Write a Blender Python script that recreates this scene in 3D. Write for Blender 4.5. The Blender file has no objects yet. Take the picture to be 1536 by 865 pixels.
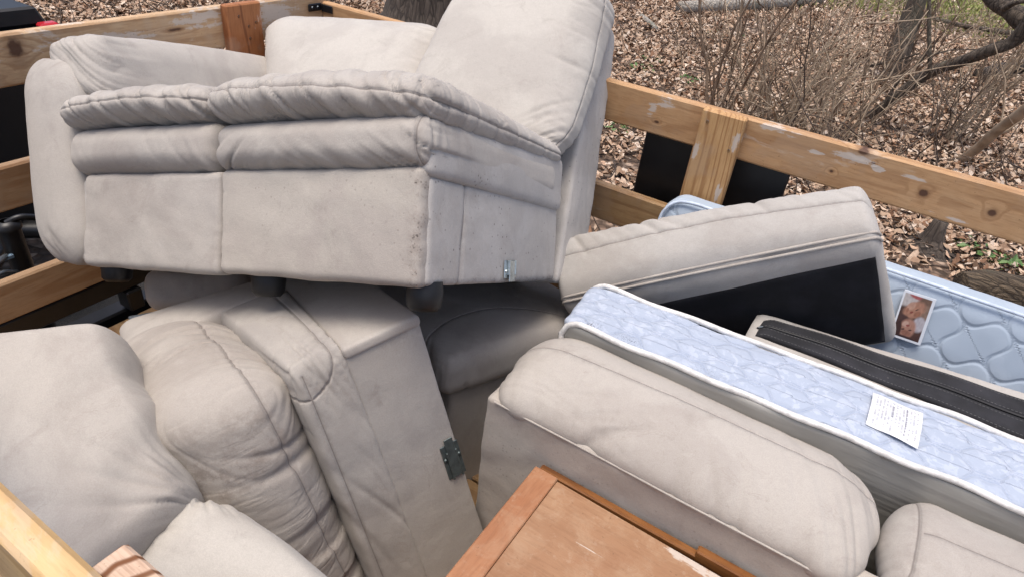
import bpy, math, random
import numpy as np
from mathutils import Matrix, Vector

random.seed(7)
rng = np.random.default_rng(7)
S = bpy.context.scene
R_ = math.radians

# ------------------------------------------------------------------ camera
CAM = np.array([0.0, 0.0, 2.25])
YAW, PITCH, ROLL, FPX = -0.499, 0.5891, 0.1236, 978.9
_cy, _sy = math.cos(YAW), math.sin(YAW)
FWD = np.array([_sy * math.cos(PITCH), _cy * math.cos(PITCH), -math.sin(PITCH)])
_r = np.array([_cy, -_sy, 0.0]); _u = np.cross(_r, FWD)
RIGHT = _r * math.cos(ROLL) + _u * math.sin(ROLL)
UP = np.cross(RIGHT, FWD)
cam_d = bpy.data.cameras.new("camera")
cam_d.sensor_width = 36.0
cam_d.lens = FPX / 1536 * 36.0
cam_d.clip_start = 0.02; cam_d.clip_end = 500
cam = bpy.data.objects.new("camera", cam_d)
S.collection.objects.link(cam)
M4 = Matrix.Identity(4)
for i in range(3):
    M4[i][0], M4[i][1], M4[i][2], M4[i][3] = RIGHT[i], UP[i], -FWD[i], CAM[i]
cam.matrix_world = M4
S.camera = cam

# ------------------------------------------------------------------ light
SUN_AZ_VEC = np.array([-0.10, -0.30]); SUN_EL = R_(80)
w = bpy.data.worlds.new("World"); S.world = w; w.use_nodes = True
wn = w.node_tree; wn.nodes.clear()
sky = wn.nodes.new("ShaderNodeTexSky"); sky.sky_type = 'NISHITA'; sky.sun_disc = False
sky.sun_elevation = SUN_EL
sky.sun_rotation = math.atan2(SUN_AZ_VEC[0], SUN_AZ_VEC[1])
sky.air_density = 0.8; sky.dust_density = 4.5; sky.ozone_density = 0.6
bg = wn.nodes.new("ShaderNodeBackground"); bg.inputs[1].default_value = 0.135
wo = wn.nodes.new("ShaderNodeOutputWorld")
wn.links.new(sky.outputs[0], bg.inputs[0]); wn.links.new(bg.outputs[0], wo.inputs[0])
sl = bpy.data.lights.new("sun", 'SUN'); sl.energy = 1.35; sl.angle = R_(32); sl.color = (1.0, 0.94, 0.86)
so = bpy.data.objects.new("sun", sl); S.collection.objects.link(so)
_h = SUN_AZ_VEC / np.linalg.norm(SUN_AZ_VEC)
sd_ = Vector((_h[0] * math.cos(SUN_EL), _h[1] * math.cos(SUN_EL), math.sin(SUN_EL)))
so.rotation_euler = sd_.to_track_quat('Z', 'Y').to_euler()
S.view_settings.view_transform = 'Standard'; S.view_settings.look = 'None'
S.view_settings.exposure = 0.70; S.view_settings.gamma = 1.0
S.cycles.use_denoising = True
S.cycles.max_bounces = 6

# ------------------------------------------------------------------ helpers
def at(px, py, d):
    """world point seen at photo pixel (px,py), d metres in front of the lens"""
    return CAM + (RIGHT * (px - 768) / FPX - UP * (py - 432.5) / FPX + FWD) * d

def link(o): S.collection.objects.link(o); return o

def thing(name, label, cat, loc=(0, 0, 0), group=None):
    o = link(bpy.data.objects.new(name, None))
    o.location = loc; o['label'] = label; o['category'] = cat
    if group: o['group'] = group
    o.empty_display_size = .1
    return o

def tag(o, label=None, cat=None, group=None, kind=None):
    if label: o['label'] = label
    if cat: o['category'] = cat
    if group: o['group'] = group
    if kind: o['kind'] = kind
    return o

def wloc(o):
    v = np.zeros(3)
    while o is not None:
        v += np.array(o.location); o = o.parent
    return v

def make(name, verts, faces, mat, parent=None, smooth=True, loc=None, attrs=None):
    """verts in world coordinates -> one mesh object (optionally child)"""
    verts = np.asarray(verts, float)
    if parent is not None:
        org = wloc(parent)
    else:
        org = np.array(loc if loc is not None else verts.mean(0), float)
        if loc is None: org[2] = verts[:, 2].min()
    me = bpy.data.meshes.new(name)
    v = (verts - org).astype(np.float32)
    if isinstance(faces, np.ndarray):
        n, k = faces.shape
        me.vertices.add(len(v)); me.vertices.foreach_set('co', v.ravel())
        me.loops.add(n * k); me.loops.foreach_set('vertex_index', faces.ravel().astype(np.int32))
        me.polygons.add(n)
        me.polygons.foreach_set('loop_start', np.arange(0, n * k, k, dtype=np.int32))
        me.polygons.foreach_set('loop_total', np.full(n, k, dtype=np.int32))
    else:
        me.from_pydata(v.tolist(), [], faces)
    for an, (typ, data) in (attrs or {}).items():
        a = me.attributes.new(an, typ, 'POINT')
        key = {'FLOAT': 'value', 'FLOAT_VECTOR': 'vector', 'FLOAT_COLOR': 'color'}[typ]
        a.data.foreach_set(key, np.asarray(data, np.float32).ravel())
    me.update(calc_edges=True); me.validate()
    if smooth: me.polygons.foreach_set('use_smooth', np.ones(len(me.polygons), bool))
    if mat: me.materials.append(mat)
    o = link(bpy.data.objects.new(name, me))
    if parent is not None: o.parent = parent
    else: o.location = org
    return o

# --- numpy gradient noise
_perm = np.random.default_rng(3).permutation(256); _perm = np.concatenate([_perm, _perm, _perm])
_grad = np.random.default_rng(4).normal(size=(256, 3)); _grad /= np.linalg.norm(_grad, axis=1)[:, None]
def pn(x, y, z=0.0):
    x, y, z = np.broadcast_arrays(np.asarray(x, float), y, z)
    xi, yi, zi = np.floor(x).astype(int), np.floor(y).astype(int), np.floor(z).astype(int)
    xf, yf, zf = x - xi, y - yi, z - zi
    f = lambda t: t * t * t * (t * (t * 6 - 15) + 10)
    u, v, ww = f(xf), f(yf), f(zf); out = 0
    for a in (0, 1):
        for b in (0, 1):
            for c in (0, 1):
                h = _perm[_perm[_perm[(xi + a) & 255] + ((yi + b) & 255)] + ((zi + c) & 255)]
                g = _grad[h]
                d = g[..., 0] * (xf - a) + g[..., 1] * (yf - b) + g[..., 2] * (zf - c)
                out = out + d * (u if a else 1 - u) * (v if b else 1 - v) * (ww if c else 1 - ww)
    return out * 1.5

def sstep(a, b, x):
    t = np.clip((x - a) / (b - a), 0, 1); return t * t * (3 - 2 * t)

def gather(s, t, fs, ft, seed=0.0, soft=.6):
    """irregular cloth folds running along t, spaced along s: thin valleys that fade in and out, soft ridges"""
    n = pn(s * fs + .45 * pn(s * fs * .45, t * ft * .8, seed + 9), t * ft * .6, seed)
    gate = .25 + .75 * sstep(-.25, .3, pn(s * fs * .41 + 3, t * ft * .7, seed + 5))
    n2 = pn(s * fs * 2.3 + 5, t * ft * .9, seed + 3)
    return 1.6 * (-np.exp(-(n / .085) ** 2) * gate + soft * n - .30 * np.exp(-(n2 / .12) ** 2) * (1.25 - gate))

class Frame:
    def __init__(s, T, R): s.T = np.array(T, float); s.R = np.array(R, float)
    def __call__(s, p): return np.asarray(p, float) @ s.R.T + s.T
    def box(s, x, y, z):
        return s(np.array([[[(a, b, c) for c in z] for b in y] for a in x]).reshape(-1, 3)).reshape(2, 2, 2, 3)

WORLD = Frame((0, 0, 0), np.eye(3))

def slab(q, t, away=None):
    """q = 4 world corners TL,TR,BR,BL of the seen face; thickness t going away from the lens.
    local x = left->right, y = front->back, z = bottom->top"""
    TL, TR, BR, BL = [np.asarray(p, float) for p in q]
    n = np.cross(TR - BL, TL - BR); n /= np.linalg.norm(n)
    if np.dot(n, (TL + BR) / 2 - CAM) < 0: n = -n
    n = n if away is None else np.asarray(away, float)
    H = np.zeros((2, 2, 2, 3))
    H[0, 0, 1], H[1, 0, 1], H[1, 0, 0], H[0, 0, 0] = TL, TR, BR, BL
    H[:, 1] = H[:, 0] + n * t
    return H

_cubecache = {}
def cube_grid(nx, ny, nz):
    key = (nx, ny, nz)
    if key in _cubecache: return _cubecache[key]
    idx = -np.ones((nx + 1, ny + 1, nz + 1), int); P = []; F = []
    I, J, K = np.meshgrid(np.arange(nx + 1), np.arange(ny + 1), np.arange(nz + 1), indexing='ij')
    on = (I == 0) | (I == nx) | (J == 0) | (J == ny) | (K == 0) | (K == nz)
    idx[on] = np.arange(on.sum())
    P = np.stack([I[on] / nx, J[on] / ny, K[on] / nz], 1)
    def quad(A, flip):
        a, b, c, d = A[:-1, :-1], A[1:, :-1], A[1:, 1:], A[:-1, 1:]
        q = np.stack([a, b, c, d], -1).reshape(-1, 4)
        F.append(q[:, ::-1] if flip else q)
    quad(idx[:, :, 0], True); quad(idx[:, :, nz], False)
    quad(idx[:, 0, :], False); quad(idx[:, ny, :], True)
    quad(idx[0, :, :], True); quad(idx[nx, :, :], False)
    r = (P, np.concatenate(F)); _cubecache[key] = r
    return r

def vnormals(V, F):
    a, b, c, d = V[F[:, 0]], V[F[:, 1]], V[F[:, 2]], V[F[:, 3]]
    n = np.cross(c - a, d - b); N = np.zeros_like(V)
    for k in range(4): np.add.at(N, F[:, k], n)
    return N / (np.linalg.norm(N, axis=1)[:, None] + 1e-12)

class D: pass
def msk(m, v):
    return np.where(m, v, np.where(v < 0, -1., 1.))
def soft_box(name, mat, parent, hexa, r=.02, puff=None, seams=(), disp=None, pre=None, res=.01, lump=.0018,
             lumpf=9., groove=.0014, gw=.005, pe=1.0, seed=0., smooth_it=0, extra=None):
    hexa = np.asarray(hexa, float)
    Lx = np.linalg.norm(hexa[1] - hexa[0], axis=-1).mean()
    Ly = np.linalg.norm(hexa[:, 1] - hexa[:, 0], axis=-1).mean()
    Lz = np.linalg.norm(hexa[:, :, 1] - hexa[:, :, 0], axis=-1).mean()
    L = np.array([Lx, Ly, Lz])
    n = [max(6, min(240, int(round(l / res)))) for l in L]
    P, F = cube_grid(*n)
    r = np.minimum(np.broadcast_to(np.asarray(r, float), (3,)), L / 2 * .999)
    # denser sampling of the rounded rims: blend to smoother spacing
    q = (P - .5) * L
    inner = np.clip(q, -(L / 2 - r), L / 2 - r)
    dv = (q - inner) / r; dl = np.linalg.norm(dv, axis=1)[:, None]
    pos = np.where(dl > 1e-9, inner + r * dv / np.maximum(dl, 1e-9), q)
    nn = pos / (L / 2)
    if puff:
        for f, amt in puff.items():
            ax = 'xyz'.index(f[1]); sg = 1 if f[0] == '+' else -1
            o = [k for k in range(3) if k != ax]
            prof = (np.clip(1 - nn[:, o[0]] ** 2, 0, 1) * np.clip(1 - nn[:, o[1]] ** 2, 0, 1)) ** pe
            pos[:, ax] += sg * amt * prof * np.clip((sg * nn[:, ax] + .2) / 1.2, 0, 1)
    d = D(); d.n = nn; d.X, d.Y, d.Z = pos.T.copy(); d.nx, d.ny, d.nz = nn.T.copy(); d.L = L
    if pre is not None: pos = pre(pos.copy(), d)
    a = pos / L + .5
    x, y, z = a[:, 0:1], a[:, 1:2], a[:, 2:3]
    W = 0
    for i in (0, 1):
        for j in (0, 1):
            for k in (0, 1):
                W = W + hexa[i, j, k] * (x if i else 1 - x) * (y if j else 1 - y) * (z if k else 1 - z)
    if np.linalg.det(np.stack([hexa[1, 0, 0] - hexa[0, 0, 0], hexa[0, 1, 0] - hexa[0, 0, 0], hexa[0, 0, 1] - hexa[0, 0, 0]])) < 0:
        F = F[:, ::-1]
    N = vnormals(W, F); d.N = N
    sds = [np.full(len(W), 1.0), np.full(len(W), 1.0)]
    for i, s in enumerate(seams): sds[i] = s(d)
    sd = np.where(np.abs(sds[0]) < np.abs(sds[1]), sds[0], sds[1])
    h = lump * (pn(W[:, 0] * lumpf + seed, W[:, 1] * lumpf, W[:, 2] * lumpf) + .5 * pn(W[:, 0] * lumpf * 2.3 + seed, W[:, 1] * lumpf * 2.3 + 7, W[:, 2] * lumpf * 2.3))
    h = h - groove * np.exp(-(sd / gw) ** 2)
    if disp is not None: h = h + disp(d)
    W = W + N * h[:, None]
    at_ = {'lc': ('FLOAT_VECTOR', np.stack([d.X, d.Y, d.Z], 1)), 'sd': ('FLOAT', np.clip(sds[0], -1, 1)), 'sd2': ('FLOAT', np.clip(sds[1], -1, 1))}
    if extra: at_[extra[0]] = ('FLOAT', extra[1](d))
    return make(name, W, np.ascontiguousarray(F), mat, parent, attrs=at_)

def hard_box(name, mat, parent, hexa, bev=.003, wob=0., jit=None):
    """sawn board / plate: bevelled hexahedron"""
    hexa = np.asarray(hexa, float)
    L = np.array([np.linalg.norm(hexa[1] - hexa[0], axis=-1).mean(), np.linalg.norm(hexa[:, 1] - hexa[:, 0], axis=-1).mean(), np.linalg.norm(hexa[:, :, 1] - hexa[:, :, 0], axis=-1).mean()])
    b = np.minimum(bev / L, .45)
    pts, faces = [], []
    g = [np.array([0, b[k], 1 - b[k], 1]) for k in range(3)]
    # 24-vertex bevel: for each corner three verts
    idx = {}
    for i in (0, 1):
        for j in (0, 1):
            for k in (0, 1):
                for ax in range(3):
                    p = []
                    for m, s in enumerate((i, j, k)):
                        e = 0. if m == ax else b[m]
                        p.append(s * (1 - e) + (1 - s) * e)
                    idx[(i, j, k, ax)] = len(pts); pts.append(p)
    for ax in range(3):
        o = [m for m in range(3) if m != ax]
        for s in (0, 1):
            f = []
            for (u, v) in ((0, 0), (1, 0), (1, 1), (0, 1)):
                c = [0, 0, 0]; c[ax] = s; c[o[0]] = u; c[o[1]] = v
                f.append(idx[(*c, ax)])
            faces.append(f)
    for ax in range(3):   # edges along ax
        o = [m for m in range(3) if m != ax]
        for u in (0, 1):
            for v in (0, 1):
                c0 = [0, 0, 0]; c0[o[0]] = u; c0[o[1]] = v; c1 = list(c0); c1[ax] = 1
                faces.append([idx[(*c0, o[0])], idx[(*c1, o[0])], idx[(*c1, o[1])], idx[(*c0, o[1])]])
    for i in (0, 1):
        for j in (0, 1):
            for k in (0, 1):
                faces.append([idx[(i, j, k, 0)], idx[(i, j, k, 1)], idx[(i, j, k, 2)]])
    P = np.array(pts); x, y, z = P[:, 0:1], P[:, 1:2], P[:, 2:3]; W = 0
    for i in (0, 1):
        for j in (0, 1):
            for k in (0, 1):
                W = W + hexa[i, j, k] * (x if i else 1 - x) * (y if j else 1 - y) * (z if k else 1 - z)
    o = make(name, W, faces, mat, parent, smooth=False)
    import bmesh
    bm = bmesh.new(); bm.from_mesh(o.data); bmesh.ops.recalc_face_normals(bm, faces=bm.faces); bm.to_mesh(o.data); bm.free()
    return o

def tube_arrays(path, rad, n=8, base=0, cap=True):
    path = np.asarray(path, float); m = len(path)
    rad = np.broadcast_to(np.asarray(rad, float), (m,))
    T = np.gradient(path, axis=0); T /= np.linalg.norm(T, axis=1)[:, None] + 1e-12
    ref = np.array([0.3, .2, 1.]) if abs(T[0][2]) < .8 else np.array([1., .2, 0])
    A = np.cross(T, ref); A /= np.linalg.norm(A, axis=1)[:, None] + 1e-12
    B = np.cross(T, A)
    th = np.arange(n) * 2 * math.pi / n
    V = path[:, None] + rad[:, None, None] * (A[:, None] * np.cos(th)[None, :, None] + B[:, None] * np.sin(th)[None, :, None])
    i = np.arange(m - 1)[:, None] * n; j = np.arange(n)[None]; j2 = (j + 1) % n
    F = np.stack([i + j, i + j2, i + n + j2, i + n + j], -1).reshape(-1, 4) + base
    return V.reshape(-1, 3), F

def tubes(name, mat, parent, lst, n=8, loc=None, smooth=True):
    V, F, b = [], [], 0
    for path, rad in lst:
        v, f = tube_arrays(path, rad, n, b); V.append(v); F.append(f); b += len(v)
    return make(name, np.concatenate(V), np.concatenate(F), mat, parent, smooth, loc)

def spline(pts, m=40):
    pts = np.asarray(pts, float); k = len(pts)
    t = np.linspace(0, k - 1, m); i = np.clip(t.astype(int), 0, k - 2); f = (t - i)[:, None]
    p0 = pts[np.clip(i - 1, 0, k - 1)]; p1 = pts[i]; p2 = pts[i + 1]; p3 = pts[np.clip(i + 2, 0, k - 1)]
    return .5 * ((2 * p1) + (p2 - p0) * f + (2 * p0 - 5 * p1 + 4 * p2 - p3) * f * f + (3 * p1 - p0 - 3 * p2 + p3) * f ** 3)

# ------------------------------------------------------------------ materials
class NT:
    def __init__(s, name):
        s.m = bpy.data.materials.new(name); s.m.use_nodes = True
        s.t = s.m.node_tree; s.t.nodes.clear()
        s.out = s.t.nodes.new("ShaderNodeOutputMaterial")
        s.p = s.t.nodes.new("ShaderNodeBsdfPrincipled")
        s.t.links.new(s.p.outputs[0], s.out.inputs[0])
    def node(s, typ, **k):
        n = s.t.nodes.new("ShaderNode" + typ)
        for a, b in k.items(): setattr(n, a, b)
        return n
    def put(s, sock, val):
        if hasattr(val, 'is_output') or isinstance(val, bpy.types.NodeSocket): s.t.links.new(val, sock)
        elif val is not None: sock.default_value = val
    def coord(s, which='Object', scale=None, rot=None, loc=None):
        c = s.node('TexCoord').outputs[which]
        if scale or rot or loc:
            mp = s.node('Mapping'); s.t.links.new(c, mp.inputs[0])
            if scale: mp.inputs['Scale'].default_value = scale
            if rot: mp.inputs['Rotation'].default_value = rot
            if loc: mp.inputs['Location'].default_value = loc
            return mp.outputs[0]
        return c
    def noise(s, vec, scale, detail=4, rough=.55, dist=0.):
        n = s.node('TexNoise'); s.put(n.inputs['Vector'], vec); s.put(n.inputs['Scale'], scale)
        n.inputs['Detail'].default_value = detail; n.inputs['Roughness'].default_value = rough
        n.inputs['Distortion'].default_value = dist
        return n.outputs['Fac']
    def vor(s, vec, scale, feature='F1', rnd=1.):
        n = s.node('TexVoronoi', feature=feature); s.put(n.inputs['Vector'], vec); s.put(n.inputs['Scale'], scale)
        n.inputs['Randomness'].default_value = rnd
        return n
    def math(s, op, a, b=None, c=None, clamp=False):
        n = s.node('Math', operation=op, use_clamp=clamp)
        s.put(n.inputs[0], a); s.put(n.inputs[1], b); s.put(n.inputs[2], c)
        return n.outputs[0]
    def map(s, v, a, b, c=0., d=1., smooth=True):
        n = s.node('MapRange', interpolation_type='SMOOTHSTEP' if smooth else 'LINEAR'); n.clamp = True
        for k, x in enumerate((v, a, b, c, d)): s.put(n.inputs[k], x)
        return n.outputs[0]
    def mix(s, f, a, b, mode='MIX'):
        n = s.node('Mix', data_type='RGBA', blend_type=mode)
        s.put(n.inputs[0], f)
        col = lambda v: (*v, 1.) if isinstance(v, tuple) and len(v) == 3 else v
        s.put(n.inputs[6], col(a)); s.put(n.inputs[7], col(b))
        return n.outputs[2]
    def ramp(s, f, stops):
        n = s.node('ValToRGB'); s.put(n.inputs[0], f); e = n.color_ramp.elements
        while len(e) > 1: e.remove(e[0])
        e[0].position = stops[0][0]; e[0].color = (*stops[0][1], 1)
        for p, c in stops[1:]:
            x = e.new(p); x.color = (*c, 1)
        return n.outputs[0]
    def attr(s, name, out='Fac'):
        n = s.node('Attribute'); n.attribute_name = name; return n.outputs[out]
    def bump(s, h, dist=.002, strength=1., normal=None):
        n = s.node('Bump'); n.inputs['Distance'].default_value = dist; n.inputs['Strength'].default_value = strength
        s.put(n.inputs['Height'], h)
        if normal is not None: s.put(n.inputs['Normal'], normal)
        return n.outputs[0]
    def done(s, col, rough=.6, normal=None, metal=0., spec=None, sheen=None, coat=None):
        s.put(s.p.inputs['Base Color'], (*col, 1.) if isinstance(col, tuple) else col)
        s.put(s.p.inputs['Roughness'], rough); s.put(s.p.inputs['Metallic'], metal)
        if normal is not None: s.put(s.p.inputs['Normal'], normal)
        if spec is not None: s.p.inputs['Specular IOR Level'].default_value = spec
        if sheen is not None:
            s.p.inputs['Sheen Weight'].default_value = sheen; s.p.inputs['Sheen Roughness'].default_value = .45
        if coat is not None: s.p.inputs['Coat Weight'].default_value = coat
        return s.m

def fabric(name, base=(.44, .408, .368), dark=(.39, .357, .322), speck=0., stain=.5, seed=0., seamdark=.55, seamed=True, crease=None):
    n = NT(name); c = n.coord('Object', loc=(seed, seed * 1.7, seed * .6))
    big = n.noise(c, 4.2, 5, .6, .6)
    col = n.mix(n.map(big, .42, .60), base, dark)
    st = n.noise(n.coord('Object', loc=(seed + 3, 1, 2), scale=(1, 1, .55)), 9., 5, .65, 1.2)
    col = n.mix(n.math('MULTIPLY', n.map(st, .56, .72), stain), col, (.31, .275, .245))
    st2 = n.noise(c, 15., 4, .7, .3)
    col = n.mix(n.math('MULTIPLY', n.map(st2, .6, .75), stain * .55), col, (.52, .49, .45))
    ringm = n.math('MULTIPLY', n.map(n.math('ABSOLUTE', n.math('SUBTRACT', st, .575)), 0., .014, 1., 0.), n.map(n.noise(c, 5., 2), .42, .6))
    col = n.mix(n.math('MULTIPLY', ringm, stain * .55), col, (.27, .235, .205))
    fine = n.noise(c, 420., 2, .7)
    col = n.mix(n.math('MULTIPLY', n.map(fine, .35, .65), .18), col, (.22, .195, .175))
    mid = n.noise(c, 75., 3, .7)
    col = n.mix(n.math('MULTIPLY', n.map(mid, .35, .75), .08), col, (.24, .21, .19))
    if speck > 0:
        v = n.vor(c, 95.)
        dist = v.outputs['Distance']
        rnd = n.node('SeparateColor'); n.t.links.new(v.outputs['Color'], rnd.inputs[0])
        pick = n.map(rnd.outputs[0], .74, .78)
        m = n.math('MULTIPLY', n.map(dist, .30, .18), pick)
        m = n.math('MULTIPLY', m, n.map(n.noise(c, 7., 2), .42, .58))
        col = n.mix(n.math('MULTIPLY', m, speck), col, (.06, .05, .045))
    dv = n.vor(c, 170.); dn = n.noise(c, 28., 4, .75)
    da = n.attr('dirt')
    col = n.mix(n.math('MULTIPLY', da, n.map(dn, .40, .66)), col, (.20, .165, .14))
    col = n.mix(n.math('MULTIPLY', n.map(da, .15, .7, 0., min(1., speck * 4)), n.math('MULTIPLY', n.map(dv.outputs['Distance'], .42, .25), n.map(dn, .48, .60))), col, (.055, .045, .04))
    sd = n.math('MINIMUM', n.math('ABSOLUTE', n.attr('sd')), n.math('ABSOLUTE', n.attr('sd2'))) if seamed else n.math('ADD', 1., 0.)
    sline = n.map(sd, .0005, .0021, 1., 0.)
    col = n.mix(n.math('MULTIPLY', sline, seamdark), col, (.10, .085, .078))
    soil = n.map(sd, .001, .018, 1., 0.)
    col = n.mix(n.math('MULTIPLY', soil, n.math('MULTIPLY', n.map(mid, .3, .6), .22)), col, (.20, .17, .155))
    h = n.math('MULTIPLY_ADD', fine, .25, n.math('MULTIPLY', mid, .45))
    h2 = n.math('MULTIPLY_ADD', n.map(sd, 0., .006), 1.2, h)
    # shallow suede creases
    cr = n.noise(n.coord('Object', scale=(1, 1, 1)), 26., 3, .5, .8)
    h3 = n.math('MULTIPLY_ADD', cr, .5, h2)
    if crease is not None:
        mp = n.node('Mapping'); n.t.links.new(n.attr('lc', 'Vector'), mp.inputs[0]); mp.inputs['Scale'].default_value = crease[0]
        if len(crease) > 2: mp.inputs['Rotation'].default_value = crease[2]
        cn = n.noise(mp.outputs[0], 1., 3, .5, .5)
        cm = n.map(n.noise(c, 6., 2), .38, .62, .15, 1.)
        rid = n.math('MULTIPLY', n.map(n.math('ABSOLUTE', n.math('SUBTRACT', cn, .5)), 0., .07, 1., 0.), cm)
        h3 = n.math('MULTIPLY_ADD', n.math('MULTIPLY_ADD', rid, -1.0, n.math('MULTIPLY', cn, 1.2)), crease[1], h3)
    nm = n.bump(h3, .0018, .85)
    return n.done(col, .92, nm, spec=.22, sheen=.12)

FAB = fabric('suede_fabric')
FAB_LIP = fabric('suede_fabric_gathered', crease=((26., 6., 6.), 1.3, (0, R_(28), 0)))
FAB_TIP = fabric('suede_fabric_gathered_side', base=(.405, .37, .33), dark=(.345, .31, .275), crease=((8., 18., 3.), .55))
FAB_PIPE = fabric('suede_piping', seamed=False)
SAND_PIPE = fabric('sand_piping', base=(.46, .43, .385), dark=(.40, .365, .325), seamed=False)
FAB_DIRTY = fabric('suede_fabric_speckled', base=(.455, .435, .41), dark=(.40, .378, .353), speck=.55, stain=.35, seed=5.)
FAB_FRONT = fabric('suede_fabric_stained', base=(.45, .413, .362), dark=(.415, .375, .333), speck=.25, stain=.45, seed=11.)
FAB_GREY = fabric('suede_fabric_grey', base=(.405, .377, .340), dark=(.36, .334, .305), speck=.0, stain=.6, seed=21.)
FAB_LIGHT = fabric('suede_fabric_light', base=(.50, .472, .425), dark=(.45, .42, .38), stain=.35, seed=31.)
FAB_SAND = fabric('sand_fabric', base=(.445, .425, .395), dark=(.395, .37, .34), stain=.25, seed=41.)

def black_cloth(name, c=(.012, .012, .014), rough=.9):
    n = NT(name); v = n.coord('Object')
    w1 = n.noise(v, 700., 1, .5); big = n.noise(v, 8., 4, .6)
    col = n.mix(n.map(big, .35, .75), c, (c[0] * 1.9, c[1] * 1.9, c[2] * 2.0))
    vv = n.vor(v, 60.); sep = n.node('SeparateColor'); n.t.links.new(vv.outputs['Color'], sep.inputs[0])
    lint = n.math('MULTIPLY', n.map(vv.outputs['Distance'], .12, .06), n.map(sep.outputs[0], .93, .95))
    col = n.mix(n.math('MULTIPLY', lint, .5), col, (.25, .24, .22))
    return n.done(col, rough, n.bump(w1, .0008, .6), spec=.2, sheen=.04)
BLACKCLOTH = black_cloth('black_underside_cloth')
ZIPCLOTH = black_cloth('black_zip_band_cloth', (.02, .02, .022))

def plain(name, col, rough=.5, metal=0., nz=.15, scale=30., bump=0.):
    n = NT(name); v = n.coord('Object'); f = n.noise(v, scale, 4, .6)
    c = n.mix(n.map(f, .35, .7), tuple(x * (1 + nz) for x in col), tuple(x * (1 - nz) for x in col))
    nm = n.bump(f, .002, bump) if bump else None
    return n.done(c, rough, nm, metal)
BLACKPLASTIC = plain('black_plastic', (.006, .006, .007), .5)
BLACKPAINT = plain('black_painted_steel', (.006, .006, .007), .4, nz=.4, scale=12)
ZINC = plain('zinc_steel', (.50, .55, .55), .32, .85, .2, 60)
DARKZINC = plain('dark_zinc_steel', (.10, .125, .125), .35, .5, .2, 60)
STEEL = plain('grey_steel', (.16, .18, .2), .4, .6)
STRAP = plain('blue_grey_strap', (.16, .24, .32), .5)
REDLENS = plain('red_lens', (.45, .02, .03), .2)

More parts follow.
